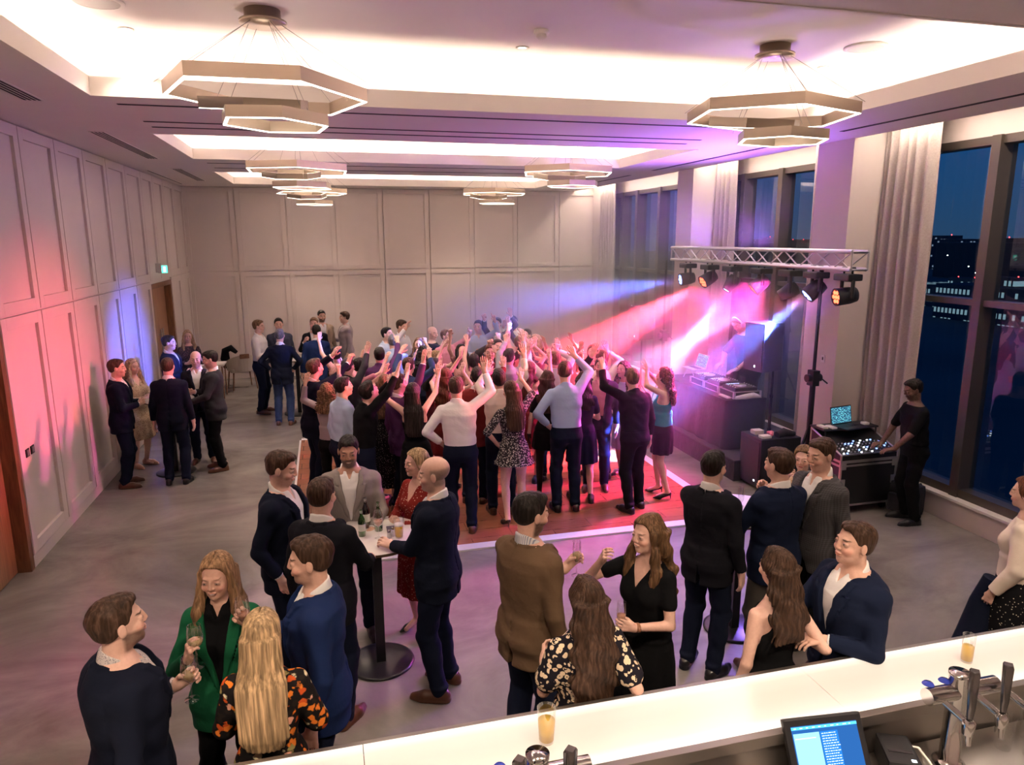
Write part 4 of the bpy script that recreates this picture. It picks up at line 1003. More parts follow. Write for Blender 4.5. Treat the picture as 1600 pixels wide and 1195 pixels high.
# ---------------------------------------------------------------- glassware
def clearglass(nm, col=(1, 1, 1), alpha=.10):
    t = NT(nm); tr = t.n('BsdfTransparent', None, Color=col); gl = t.n('BsdfGlossy', None, Roughness=.03, Color=(1, 1, 1)); lw = t.n('LayerWeight', None, Blend=.35)
    f = t.math('ADD', t.math('MULTIPLY', lw.outputs[1], .55), alpha); mx = t.n('MixShader'); t.put(mx.inputs[0], f); t.put(mx.inputs[1], tr); t.put(mx.inputs[2], gl); return t.surf(mx)
m_gl = clearglass('clear_glass', (.96, .97, .97))
def liquid(nm, c): return principled(nm, c, .25, 0, None, Transmission_Weight=.45)
m_beer = liquid('lager', (1, .64, .03)); m_wine = liquid('white_wine', (.75, .58, .30)); m_rose = liquid('rose_wine', (.80, .42, .28)); m_whisky = liquid('whisky', (.45, .20, .02)); m_foam = principled('foam', (.8, .75, .65), .8)
m_bottle = clearglass('green_bottle', (.12, .35, .10), .12); m_brownb = clearglass('brown_bottle', (.14, .05, .015), .12); m_label = principled('paper_label', (.70, .68, .62), .6)
GP = {'wine_glass': ([(.033, 0), (.033, .003), (.006, .008), (.0038, .02), (.0038, .085), (.012, .095), (.033, .125), (.038, .150), (.035, .185), (.030, .215)], [(.0, .099), (.011, .098), (.031, .126), (.034, .140), (0, .140)]),
      'champagne_flute': ([(.030, 0), (.030, .003), (.005, .008), (.0036, .02), (.0036, .08), (.010, .09), (.022, .115), (.026, .15), (.024, .22)], [(0, .092), (.009, .092), (.020, .115), (.024, .145), (0, .145)]),
      'tumbler': ([(.030, 0), (.034, .004), (.037, .085)], [(0, .006), (.031, .006), (.034, .055), (0, .055)]),
      'pint_glass': ([(.030, 0), (.031, .01), (.035, .06), (.038, .15)], [(0, .01), (.029, .01), (.034, .095), (0, .095)]),
      'highball_glass': ([(.030, 0), (.032, .006), (.0335, .165)], [(0, .012), (.029, .012), (.0305, .095), (0, .095)])}
def glass(kind, loc, liq, label, group=None, seg=20, s=1.0, foam=False):
    o = empty(kind, loc, 0, label, 'glass', group); o.scale = (s, s, s); pr, lq = GP[kind]; mb = MB(); mb.lathe(pr, seg=seg)
    if kind in ('tumbler', 'pint_glass', 'highball_glass'): mb.lathe([(0, 0), (pr[0][0], 0)], seg=seg)
    mb.lathe([(pr[-1][0]-.0005, pr[-1][1]-.001), (pr[-1][0]+.0008, pr[-1][1]), (pr[-1][0]-.0005, pr[-1][1]+.001)], seg=seg); mb.build('glass_body', m_gl, o)
    if liq: mb = MB(); mb.lathe(lq, seg=seg); mb.build('drink', liq, o)
    if foam: r = lq[-2][0]; z = lq[-1][1]; mb = MB(); mb.lathe([(0, z), (r, z), (r+.001, z+.014), (0, z+.016)], seg=seg); mb.build('foam', m_foam, o)
    return o
def bottle(loc, m, label, s=1.0):
    o = empty('beer_bottle', loc, 0, label, 'bottle'); o.scale = (s, s, s); mb = MB(); mb.lathe([(0, 0), (.030, 0), (.031, .005), (.031, .13), (.026, .155), (.013, .185), (.012, .225), (.014, .226), (.014, .232), (.011, .233)], seg=18); mb.build('bottle_body', m, o)
    mb = MB(); mb.lathe([(.0315, .05), (.0315, .11)], seg=18); mb.build('paper_label', m_label, o); return o
# ---------------------------------------------------------------- poseur tables
m_ttop = principled('table_laminate', (.66, .60, .57), .3); m_tedge = principled('table_edge', (.20, .12, .07), .5); m_tblack = principled('black_table_base', (.010, .010, .011), .28)
def poseur(x, y, r, label, h=1.08, hb=.25):
    o = empty('poseur_table', (x, y, 0), 0, label, 'table', 'round standing tables')
    mb = MB(); mb.lathe([(0, h), (r-.002, h), (r, h-.003)], seg=48); mb.build('table_top', m_ttop, o); mb = MB(); mb.lathe([(r, h-.003), (r, h-.024), (0, h-.024)], seg=48); mb.build('table_edge', m_tedge, o)
    mb = MB(); mb.box((-.036, -.036, .012), (.036, .036, h-.025), bev=.004); mb.build('column', m_tblack, o); mb = MB(); mb.lathe([(0, .022), (hb-.02, .018), (hb, .012), (hb, .0), (0, 0)], seg=40); mb.build('base_plate', m_tblack, o); return o
poseur(.27, 5.20, .37, 'white round standing table where the man in the grey blazer stands', hb=.26); poseur(3.24, 4.92, .37, 'white round standing table among the suited men on the right', hb=.25)
poseur(-2.23, 10.75, .33, 'round standing table in the group by the left wall', hb=.27); poseur(-.60, 13.95, .36, 'round standing table in front of the back wall', hb=.29)
T1 = 1.081
glass('wine_glass', (.29, 5.13, T1), m_rose, 'half-full wine glass in the middle of the white table with the bottles'); glass('pint_glass', (.44, 5.10, T1), m_beer, 'tall glass of lager with a foam head on the white table', foam=True)
bottle((.30, 5.27, T1), m_bottle, 'green bottle with a white label behind the wine glass'); bottle((.21, 5.36, T1), m_brownb, 'dark brown bottle in front of the man in the grey blazer', 1.05); bottle((.17, 5.20, T1), m_bottle, 'green bottle at the left of the white table, nearest the man with his back turned', .9)
def shaker(x, y, l):
    o = empty('salt_shaker', (x, y, T1), 0, l, 'shaker'); mb = MB(); mb.lathe([(0, 0), (.021, 0), (.022, .01), (.012, .055)], seg=14); mb.build('jar', m_gl, o); mb = MB(); mb.lathe([(0, .002), (.018, .002), (.012, .04), (0, .04)], seg=14); mb.build('salt', m_label, o); mb = MB(); mb.lathe([(.013, .055), (.012, .066), (0, .07)], seg=14); mb.build('lid', m_chrome, o)
shaker(.365, 5.10, 'small conical salt shaker left of the lager glass'); shaker(.395, 5.14, 'second small shaker tucked beside the lager glass')
mb = MB(); mb.box((.36, 5.19, T1), (.47, 5.31, T1+.012), bev=.003); tag(mb.build('bill_folder', principled('purple_leather', (.05, .035, .06), .4)), 'dark bill folder lying on the white table', 'folder')
mb = MB(); mb.box((.30, 5.36, T1), (.50, 5.47, T1+.002)); tag(mb.build('menu_card', m_label), 'white menu card at the far edge of the table with the bottles', 'card')
mb = MB(); mb.lathe([(.03, 0), (.034, .004), (.030, .008), (.028, .004)], (.12, 5.02, T1), 20); tag(mb.build('wristband', principled('violet', (.12, .03, .35), .5)), 'purple wristband lying near the table edge', 'wristband')
glass('champagne_flute', (3.20, 4.86, T1), None, 'empty champagne flute on the right-hand standing table'); glass('tumbler', (3.12, 4.78, T1), m_whisky, 'tumbler of amber drink on the right-hand standing table', s=1.2)
mb = MB(); mb.box((3.08, 4.97, T1), (3.17, 5.03, T1+.02), bev=.006); tag(mb.build('napkin', principled('purple_napkin', (.16, .10, .28), .8)), 'crumpled purple napkin behind the tumbler', 'napkin')
mb = MB(); mb.prism([(3.32, 4.86), (3.42, 4.90), (3.36, 4.97)], T1, T1+.012); tag(mb.build('drinks_mat', principled('green_mat', (.03, .10, .06), .5)), 'dark green mat near the back-turned man in navy', 'mat')
def posy(x, y, z, l):
    o = empty('flower_posy', (x, y, z), 0, l, 'flowers'); rnd = random.Random(5); mb = MB(); mb.lathe([(0, 0), (.03, 0), (.04, .07)], seg=14); mb.build('vase', m_gl, o)
    pet = MB(); lf = MB()
    for k in range(26):
        a, r, zz = rnd.uniform(0, 6.28), rnd.uniform(.0, .11), rnd.uniform(.07, .17); q = (pet if k % 2 else lf); c = (r*math.cos(a), r*math.sin(a), zz)
        q.lathe([(.001, -.018), (.02, -.006), (.022, .006), (.001, .016)], c, 8); lf.tube([(0, 0, .04), c], .003, 5)
    pet.build('blossom', principled('yellow_blossom', (.65, .50, .12), .6), o); lf.build('leaf', principled('leaf_green', (.05, .11, .03), .6), o)
posy(-2.12, 10.70, 1.081, 'yellow and green posy on the standing table by the left wall')
bottle((-.66, 13.95, 1.081), m_bottle, 'green bottle on the standing table in front of the back wall'); glass('tumbler', (-.56, 13.85, 1.081), m_beer, 'small yellow drink on the table in front of the back wall'); glass('wine_glass', (-.45, 13.95, 1.081), None, 'empty wine glass on the table in front of the back wall'); bottle((-.70, 13.82, 1.081), m_brownb, 'brown bottle beside the green one on the far standing table')
# low table, chair and coat by the back wall
m_ply = woodmat('chair_wood', (.10, .04, .02), (.20, .09, .045), (3, 3, 3)); m_seat = principled('seat_fabric', (.42, .36, .30), .8, 0, (40, .002))
def chair(x, y, rz, label):
    o = empty('lounge_chair', (x, y, 0), rz, label, 'chair'); mb = MB(); mb.box((-.27, -.25, .40), (.27, .25, .49), bev=.03); mb.build('seat', m_seat, o)
    mb = MB(); n = 14
    pts = [(-.29+.0*k, 0) for k in range(1)]
    for k in range(n):
        a0, a1 = PI*(.02+.96*k/n), PI*(.02+.96*(k+1)/n)
        f = lambda a, r, z: (r*1.05*math.cos(a), .02+r*math.sin(a), z)
        h0, h1 = .62+.18*math.sin(a0), .62+.18*math.sin(a1); mb.add([f(a0, .27, .44), f(a1, .27, .44), f(a1, .30, h1), f(a0, .30, h0), f(a0, .30, .44), f(a1, .30, .44), f(a1, .33, h1), f(a0, .33, h0)], [(0, 1, 2, 3), (7, 6, 5, 4), (3, 2, 6, 7), (0, 4, 5, 1)], sm=False)
    mb.build('backrest', m_seat, o)
    mb = MB(); mb.box((-.10, .325, .72), (.10, .355, .82), bev=.01); mb.build('back_rail', m_ply, o)
    for sx in (-1, 1):
        for sy in (-1, 1): mb = MB(); mb.tube([(sx*.22, sy*.2, .41), (sx*.26, sy*.24, 0)], [.02, .013], 8); mb.build('leg', m_ply, o)
    return o
chair(-1.92, 16.75, math.radians(200), 'pale upholstered low chair with wooden legs against the back wall')
o = empty('side_table', (-2.42, 15.9, 0), 0, 'small white-topped side table beside the pale chair', 'table'); mb = MB(); mb.box((-.28, -.25, .70), (.28, .25, .73), bev=.006); mb.build('table_top', m_ttop, o)
for sx in (-1, 1):
    for sy in (-1, 1): mb = MB(); mb.tube([(sx*.24, sy*.21, .70), (sx*.24, sy*.21, 0)], .014, 8); mb.build('leg', m_ply, o)
# ---------------------------------------------------------------- stage riser, draped table and decks
m_drape = principled('black_drape', (.010, .010, .013), .85, 0, (5, .03)); m_deckblk = principled('black_plastic', (.012, .012, .014), .42); m_alu = principled('case_aluminium', (.62, .60, .60), .3, .9); m_carpet = principled('riser_top', (.03, .03, .035), .6)
o = empty('stage_riser', (0, 0, 0), 0, 'low black draped stage riser under the disc jockey table', 'stage'); mb = MB(); mb.box((5.29, 8.25, .285), (6.30, 11.3, .30), bev=.003); mb.box((6.3, 8.5, .285), (6.95, 11.3, .30)); mb.build('deck', m_carpet, o); mb = MB(); mb.box((5.30, 8.26, 0), (6.30, 11.29, .285)); mb.box((6.3, 8.51, 0), (6.94, 11.29, .285)); mb.build('skirt', m_drape, o)
def drape(x0, y0, x1, y1, z0, z1, label):
    o = empty('disc_jockey_table', ((x0+x1)/2, (y0+y1)/2, z0), 0, label, 'table'); hx, hy = (x1-x0)/2, (y1-y0)/2; V = []; per = []; n = 60
    P_ = [(-hx, -hy), (hx, -hy), (hx, hy), (-hx, hy)]; tot = []
    for k in range(4):
        a, b = P_[k], P_[(k+1) % 4]; L = math.hypot(b[0]-a[0], b[1]-a[1]); m_ = max(2, int(L/.03))
        for i in range(m_): t = i/m_; tot.append((a[0]+(b[0]-a[0])*t, a[1]+(b[1]-a[1])*t, math.atan2(-(b[0]-a[0]), b[1]-a[1]), k))
    N = len(tot); rows = 8; H_ = z1-z0
    for r in range(rows):
        fz = r/(rows-1)
        for i, (px, py, an, k) in enumerate(tot):
            d = .004+.020*fz*(1+math.sin(i*.55)*.7+.5*math.sin(i*.21)); V.append((px+math.cos(an)*d, py+math.sin(an)*d, H_*(1-fz)+.002))
    Fs = [(r*N+i, r*N+(i+1) % N, (r+1)*N+(i+1) % N, (r+1)*N+i) for r in range(rows-1) for i in range(N)]; Fs.append(tuple(range(N)))
    c = link_mesh('cloth', V, Fs, m_drape, o, smooth=True); 
    for p in c.data.polygons:
        if len(p.vertices) > 4: p.use_smooth = False
    mb = MB(); mb.box((-hx+.02, -hy+.02, H_-.04), (hx-.02, hy-.02, H_-.005)); mb.build('board', m_ply, o); return o
drape(5.43, 8.76, 6.08, 10.75, .30, 1.02, 'long table draped in black cloth carrying the decks')
def deck(x, y, z, w, d, label, rz=0, cat='deck'):
    o = empty('deck_case', (x, y, z), rz, label, cat, 'decks in flight cases'); h = .10
    mb = MB(); mb.box((-w/2, -d/2, 0), (w/2, d/2, h)); mb.build('case', m_deckblk, o); mb = MB(); e_ = .014
    for zz in (0, h-.01):
        for a in ((-w/2-.003, -d/2-.003, -w/2+e_, d/2), (w/2-e_, -d/2, w/2+.003, d/2), (-w/2, -d/2-.003, w/2, -d/2+e_), (-w/2, d/2-e_, w/2, d/2+.003)): mb.box((a[0], a[1], zz), (a[2], a[3], zz+.012))
    for sx in (-1, 1):
        for sy in (-1, 1): mb.box((sx*w/2-.016, sy*d/2-.016, -.002), (sx*w/2+.016, sy*d/2+.016, h+.004), bev=.006)
    mb.build('metal_edging', m_alu, o)
    mb = MB(); mb.box((-w/2+.03, -d/2+.03, h), (w/2-.03, d/2-.03, h+.05), bev=.008); mb.build('player', m_deckblk, o); mb = MB(); mb.lathe([(0, h+.062), (.085, h+.062), (.092, h+.05)], (.0, -.0, 0), 28); mb.build('jog_wheel', m_alu, o)
    mb = MB(); rnd = random.Random(int(y*10))
    for i in range(5):
        for j in range(2): mb.lathe([(0, .014), (.007, .012), (.008, 0)], (-w/2+.06+j*(w-.12), -d/2+.08+i*(d-.16)/4, h+.05), 8)
    mb.build('knob', m_alu, o); mb = MB()
    for i in range(6): mb.box((-w/2+.08+i*.035, d/2-.075, h+.0505), (-w/2+.10+i*.035, d/2-.06, h+.054))
    mb.build('lit_button', emission('deck_led', (.35, .55, 1), 3), o); return o
deck(5.80, 9.02, 1.022, .42, .40, 'nearest player in a metal-edged case, at the end of the draped table'); deck(5.80, 9.45, 1.022, .42, .40, 'mixer in a metal-edged case in the middle of the decks'); deck(5.80, 9.88, 1.022, .42, .40, 'furthest player in a metal-edged case, next to the silver laptop')
def laptop(loc, rz, label, mbody, screen, w=.34, ang=105, logo=False, stand=0.0):
    o = empty('laptop', loc, rz, label, 'laptop'); mb = MB(); mb.box((-w/2, -.12, stand), (w/2, .12, stand+.016), bev=.004); b = mb.build('keyboard_base', mbody, o)
    mb = MB()
    for i in range(12):
        for j in range(4): mb.box((-w/2+.025+i*(w-.05)/12, -.02+j*.028, stand+.016), (-w/2+.025+(i+.8)*(w-.05)/12, .002+j*.028, stand+.019))
    mb.build('keys', m_deckblk, b)
    T = Matrix.Translation((0, .12, stand+.014)) @ Matrix.Rotation(-math.radians(ang-90), 4, 'X')
    mb = MB(); mb.box((-w/2, -.004, 0), (w/2, .004, .225), bev=.003, M=T); l = mb.build('lid', mbody, o); mb = MB(); mb.box((-w/2+.012, -.0055, .014), (w/2-.012, -.004, .213), M=T); mb.build('screen', screen, o)
    if logo: mb = MB(); mb.lathe([(0, 0), (.018, 0), (.016, .001)], seg=16, M=T @ Matrix.Translation((0, .0045, .12)) @ Matrix.Rotation(-PI/2, 4, 'X')); mb.build('glowing_badge', emission('badge', (1, .95, .95), 3), o)
    if stand > .03:
        mb = MB()
        for sx in (-1, 1): mb.tube([(sx*w*.45, -.10, 0), (sx*w*.45, -.02, stand)], .008, 6); mb.tube([(sx*w*.45, .10, 0), (sx*w*.45, -.0, stand)], .008, 6)
        mb.build('laptop_stand', m_alu, o)
    return o
def screenmat(nm, stops, st, sc_=(1, 1, 1), stripes_=14):
    t = NT(nm); co = t.coords(kind='Object'); v = t.n('TexBrick', None, Vector=t.coords((1, 1, 1), rot=(PI/2, 0, 0)), Scale=1.0, Color1=stops[0], Color2=stops[1], Mortar=stops[2]); v.inputs['Brick Width'].default_value = .05; v.inputs['Row Height'].default_value = .016; v.inputs['Mortar Size'].default_value = .003
    nz = t.n('TexNoise', None, Vector=t.coords((40, 40, 160)), Scale=1.0); e_ = t.n('Emission', None, Strength=st); t.put(e_.inputs[0], t.mix(t.ramp(nz.outputs[0], [(.5, 0.0), (.55, 1.0)]), stops[2], v.outputs[0])); return t.surf(e_)
m_silver = principled('silver_lid', (.60, .60, .62), .35, .6); m_scr = screenmat('mixing_screen', ((.10, .35, .45), (.20, .65, .70), (.01, .03, .06)), 1.6)
laptop((5.80, 10.38, 1.022), -PI/2, 'silver laptop raised on a stand at the far end of the draped table', m_silver, m_scr, logo=True, stand=.16)
mb = MB(); mb.box((5.50, 8.86, 1.023), (5.57, 9.10, 1.045), bev=.01); tag(mb.build('cable_coil', m_label), 'white cable bundle on the front edge of the draped table', 'cable')
mb = MB(); mb.box((5.72, 8.79, 1.023), (6.02, 8.80, 1.03)); mb.tube([(5.6, 8.82, 1.03), (5.75, 8.80, 1.05), (5.9, 8.82, 1.06), (6.0, 8.80, 1.04)], [.03, .04, .045, .02], 8); tag(mb.build('towel', m_label), 'crumpled white towel at the near end of the draped table', 'towel')
# ---------------------------------------------------------------- loudspeakers
def sub(x, y, rz, label):
    o = empty('subwoofer', (x, y, 0), rz, label, 'speaker'); mb = MB(); mb.box((-.30, -.24, .03), (.30, .24, .70), bev=.015); mb.build('cabinet', m_deckblk, o); mb = MB(); mb.box((-.308, -.21, .08), (-.298, .21, .66), bev=.003); mb.build('grille', principled('sub_grille', (.02, .02, .022), .6), o)
    for sx in (-1, 1):
        for sy in (-1, 1): mb = MB(); mb.lathe([(0, 0), (.025, 0), (.025, .035)], (sx*.24, sy*.18, 0), 10); mb.build('foot', m_deckblk, o)
    mb = MB(); mb.lathe([(.02, .70), (.02, 1.25)], (-.02, .02, 0), 12); mb.lathe([(.028, .70), (.028, .78)], (-.02, .02, 0), 12); mb.lathe([(.028, 1.2), (.028, 1.24)], (-.02, .02, 0), 12); mb.lathe([(.017, 1.2), (.017, 1.62)], (-.02, .02, 0), 12); mb.build('pole', m_blackm, o)
    mb = MB(); mb.box((-.31, -.15, .11), (-.305, -.12, .13)); mb.build('indicator', emission('sub_led', (.7, .8, 1), 5), o)
sub(5.70, 8.06, 0, 'black subwoofer on the floor at the near end of the stage')
def topbox(x, y, z, rz, label):
    o = empty('loudspeaker', (x, y, z), rz, label, 'speaker'); mb = MB(); mb.prism([(-.19, -.18), (-.19, .18), (.16, .13), (.16, -.13)], 0, .62); mb.build('cabinet', m_deckblk, o); mb = MB(); mb.box((-.197, -.16, .03), (-.188, .16, .59), bev=.003); mb.build('grille', principled('top_grille', (.02, .02, .022), .6), o)
    mb = MB(); mb.box((-.2, -.05, .05), (-.196, -.03, .08)); mb.build('badge', emission('speaker_badge', (.8, .85, 1), 3), o); mb = MB()
    for k in (-.03, .03): mb.lathe([(0, 0), (.012, 0)], seg=10, M=Matrix.Translation((.161, k, .33)) @ Matrix.Rotation(PI/2, 4, 'Y'))
    mb.build('connector', m_alu, o)
topbox(5.50, 8.02, 1.60, math.radians(8), 'black loudspeaker on a pole above the subwoofer, hiding part of the disc jockey')
topbox(5.75, 12.3, 1.42, math.radians(10), 'red-lit loudspeaker on the far side of the stage'); mb = MB(); mb.lathe([(.02, 0), (.02, 1.42)], (5.75, 12.3, 0), 10)
for k in range(3): a = k*2.09; mb.tube([(5.75, 12.3, .55), (5.75+.4*math.cos(a), 12.3+.4*math.sin(a), .01)], .012, 6)
tag(mb.build('speaker_stand', m_blackm), 'black tripod stand under the red-lit far loudspeaker', 'stand')
# clutter on the sub
mb = MB(); mb.box((5.44, 7.86, .702), (5.58, 7.96, .74), bev=.012); tag(mb.build('snack_box', m_label), 'white takeaway tray on the subwoofer', 'box')
mb = MB(); mb.box((5.46, 8.06, .702), (5.60, 8.18, .76), bev=.015); tag(mb.build('paper_bag', principled('bag_paper', (.45, .40, .36), .8)), 'crumpled pale paper bag on the subwoofer behind the tray', 'bag')
mb = MB(); mb.tube([(5.60, 7.90, .735), (5.64, 7.96, .75), (5.62, 8.02, .74)], [.02, .03, .02], 8); tag(mb.build('wrapped_sweets', principled('pink_wrap', (.65, .15, .22), .4)), 'pink wrapped packet next to the white tray', 'packet')
mb = MB(); mb.tube([(5.68, 7.90, .73), (5.80, 7.92, .755), (5.95, 7.90, .73)], [.05, .06, .03], 10); tag(mb.build('folded_jacket', m_drape), 'folded black jacket on the subwoofer', 'jacket')
# ---------------------------------------------------------------- truss with moving heads
def truss(x, y0, y1, z0, z1, label):
    o = empty('lighting_truss', (x, y0, z0), 0, label, 'truss'); s_ = .11; L = y1-y0; mb = MB()
    for sx in (-s_, s_):
        for z in (0, z1-z0): mb.tube([(sx, 0, z), (sx, L, z)], .024, 10)
    mb.build('chord', m_alu, o); mb = MB(); n = int(L/.30); dz = z1-z0
    for i in range(n):
        a, b = L*i/n, L*(i+1)/n
        for sx in (-s_, s_): mb.tube([(sx, a, 0 if i % 2 else dz), (sx, b, dz if i % 2 else 0)], .009, 6)
        for z in (0, dz): mb.tube([(-s_, a, z), (s_, b, z)] if i % 2 else [(s_, a, z), (-s_, b, z)], .008, 6)
    for yy in (0, L):
        for sx in (-s_, s_): mb.tube([(sx, yy, 0), (sx, yy, dz)], .012, 6)
        for z in (0, dz): mb.tube([(-s_, yy, z), (s_, yy, z)], .012, 6)
    mb.build('bracing', m_alu, o); return o
TX = 5.92; truss(TX, 6.95, 11.35, 2.93, 3.13, 'horizontal silver lattice truss carrying the stage lights')
def tstand(y, z1, label):
    o = empty('truss_stand', (TX, y, 0), 0, label, 'stand'); mb = MB(); mb.tube([(0, 0, .05), (0, 0, z1)], .022, 10); mb.tube([(0, 0, .05), (0, 0, 1.55)], .036, 12); mb.build('mast', m_blackm, o)
    mb = MB(); mb.tube([(-.1, 0, 1.55), (.1, 0, 1.55)], .05, 14); mb.box((-.05, -.06, 1.45), (.05, .06, 1.65), bev=.01); mb.tube([(.1, 0, 1.55), (.1, -.14, 1.50)], .010, 6); mb.build('winch', m_blackm, o)
    for k in range(3): a = k*2.094+3.5; mb = MB(); mb.tube([(0, 0, .95), (.42*math.cos(a), .42*math.sin(a), .02)], .016, 8); mb.tube([(0, 0, .25), (.36*math.cos(a), .36*math.sin(a), .13)], .010, 8); mb.build('leg', m_blackm, o)
tstand(7.58, 2.91, 'black wind-up stand under the near end of the truss'); tstand(11.75, 2.91, 'black stand at the far end of the truss behind the stage')
BLUE, RED, ICE = (.10, .16, 1.0), (1.0, .03, .05), (.35, .55, 1.0)
em_r = emission('red_lens', (1, .07, .03), 5); em_b = emission('blue_lens', (.25, .35, 1), 4); em_i = emission('ice_lens', (.4, .7, 1), 5)
def head_light(y, z, tgt, col, em, power, size, label, beam=False):
    o = empty('moving_head_light', (TX, y, z), 0, label, 'stage light', 'moving head lights on the truss'); top = 2.905-z
    mb = MB(); mb.box((-.10, -.13, top-.11), (.10, .13, top-.03), bev=.02); b = mb.build('base', m_deckblk, o); mb = MB()
    for s_ in (-.07, .07): mb.tube([(0, s_, top-.03), (.0, s_, top+.02)], .012, 6); mb.tube([(-.03, s_, top+.03), (.03, s_, top+.03)], .02, 8)
    mb.build('clamp', m_blackm, o); d = (Vector(tgt)-Vector((TX, y, z))).normalized()
    mb = MB(); sd = d.cross(Vector((0, 0, 1))).normalized()
    for s_ in (-1, 1): q = sd*.125*s_; mb.tube([(q.x, q.y, top-.10), (q.x, q.y, -.02)], .022, 8)
    q = sd*.125; mb.tube([(-q.x, -q.y, top-.10), (q.x, q.y, top-.10)], .022, 8)
    mb.build('yoke', m_deckblk, o)
    r_ = .062 if beam else .10; rot = d.to_track_quat('Z', 'Y').to_matrix().to_4x4()
    mb = MB(); mb.lathe([(0, -.13), (.085, -.11), (.10, -.03), (r_+.006, .13), (r_, .135), (r_-.01, .12)], seg=24, M=rot); mb.build('lamp_head', m_deckblk, o)
    mb = MB()
    if beam: mb.lathe([(0, .125), (r_-.008, .122)], seg=20, M=rot)
    else:
        for k in range(7):
            a = k*PI/3; c = (0, 0) if k == 6 else (.058*math.cos(a), .058*math.sin(a)); mb.lathe([(0, .132), (.018, .131), (.026, .122)], (c[0], c[1], 0), 12, M=rot)
    mb.build('lens', em, o)
    p = Vector((TX, y, z))+d*.16; l = lamp('stage_beam', 'SPOT', p, power, col, (0, 0, 0), spot_size=math.radians(size), spot_blend=.35 if size < 25 and tgt[0] > 0 else 1.0, shadow_soft_size=.04); l.rotation_euler = (-d).to_track_quat('Z', 'Y').to_euler()
HL = [(10.95, 2.62, (-3.0, 12.4, 1.3), BLUE, em_b, 7500, 21, 'blue moving head light at the far end of the truss'), (10.25, 2.66, (2.3, 10.2, .7), RED, em_r, 34000, 20, 'red moving head light, second from the far end of the truss'),
      (9.60, 2.62, (4.15, 9.75, .1), ICE, em_i, 11000, 12, 'narrow-beam icy blue light aimed at the crowd, third from the far end', True), (8.85, 2.66, (3.3, 9.9, .1), RED, em_r, 30000, 14, 'red moving head light in the middle of the truss'),
      (8.20, 2.60, (3.2, 9.9, .8), ICE, em_i, 11000, 9, 'narrow-beam blue light right of the middle red light', True), (7.68, 2.66, (2.9, 8.6, .0), BLUE, em_b, 34000, 17, 'blue moving head light, second from the near end of the truss'), (7.12, 2.62, (-3.0, 9.0, 1.5), (1, .16, .18), em_r, 2600, 28, 'red moving head light at the near end of the truss')]
for a in HL: head_light(*a)
# ---------------------------------------------------------------- technician's flight case
o = empty('flight_case', (5.83, 6.85, 0), 0, 'large black flight case with metal edging beside the technician', 'flight case'); W_, D_ = .80, .57
mb = MB(); mb.box((0, 0, .10), (W_, D_, .68)); mb.build('case_body', m_deckblk, o); mb = MB(); mb.box((-.004, -.004, .10), (W_+.004, .012, .125)); mb.box((-.004, -.004, .60), (W_+.004, .012, .625)); mb.box((-.004, -.004, .645), (W_+.004, .012, .68))
for x_ in (-.004, W_-.02): mb.box((x_, -.004, .10), (x_+.024, .02, .68)); mb.box((x_, D_-.02, .10), (x_+.024, D_+.004, .68))
for z_ in (.10, .60, .655): mb.box((-.006, 0, z_), (.01, D_, z_+.025))
mb.build('metal_edging', m_alu, o); mb = MB()
for z_ in (.40, .62): mb.box((-.0, -.016, z_-.05), (.07, -.002, z_+.05), bev=.006); mb.box((W_-.07, -.016, z_-.05), (W_, -.002, z_+.05), bev=.006)
mb.build('latch', m_alu, o)
for sx in (.08, W_-.08):
    for sy in (.08, D_-.08): mb = MB(); mb.tube([(sx-.02, sy, .045), (sx+.02, sy, .045)], .045, 14); mb.box((sx-.03, sy-.03, .08), (sx+.03, sy+.03, .10)); mb.build('castor', m_blackm, o)
mb = MB(); mb.add([(0, 0, .68), (W_, 0, .68), (W_, D_, .68), (0, D_, .68), (0, 0, .75), (W_, 0, .75), (W_, D_, .95), (0, D_, .95)], [(3, 2, 1, 0), (4, 5, 6, 7), (0, 1, 5, 4), (1, 2, 6, 5), (2, 3, 7, 6), (3, 0, 4, 7)]); mb.build('console_case', m_deckblk, o)
mb = MB()
for a, b in (((0, 0, .75), (0, D_, .95)), ((W_, 0, .75), (W_, D_, .95)), ((0, 0, .75), (W_, 0, .75)), ((0, D_, .95), (W_, D_, .95)), ((0, 0, .68), (0, 0, .75)), ((W_, 0, .68), (W_, 0, .75)), ((0, D_, .68), (0, D_, .95))): mb.tube([a, b], .012, 6)
mb.build('console_edging', m_alu, o)
SL = Matrix.Translation((0, 0, .752)) @ Matrix.Rotation(math.atan2(.20, D_), 4, 'X')
mb = MB()
for i in range(14):
    for j in range(5): mb.lathe([(0, .014), (.007, .012), (.008, 0)], (.06+i*.052, .04+j*.045, 0), 8, M=SL)
mb.build('knob', principled('console_knob', (.35, .35, .38), .4), o)
for nm, c, s_ in (('blue_button', (.15, .3, 1), 2), ('white_button', (.9, .95, 1), 1.2)):
    mb = MB(); rnd = random.Random(s_)
    for k in range(16): i, j = rnd.randrange(15), rnd.randrange(6); mb.box((.04+i*.05, .02+j*.045, 0), (.058+i*.05, .032+j*.045, .006), M=SL)
    mb.build('lit_button', emission(nm, c, 4), o)['label'] = nm.replace('_', ' ')+'s glowing on the console'
mb = MB(); mb.box((0, D_*.60, .955), (W_, D_+.04, .975), bev=.003); mb.tube([(.03, D_*.62, .86), (.03, D_*.62, .96)], .01, 6); mb.tube([(W_-.03, D_*.62, .86), (W_-.03, D_*.62, .96)], .01, 6); mb.build('shelf', m_deckblk, o)
laptop((6.22, 7.22, .977), math.radians(10), 'black laptop with a lit mixing screen on the flight case', m_deckblk, screenmat('dj_software', ((.05, .22, .32), (.15, .55, .62), (.01, .03, .06)), 1.5), w=.36, ang=100)
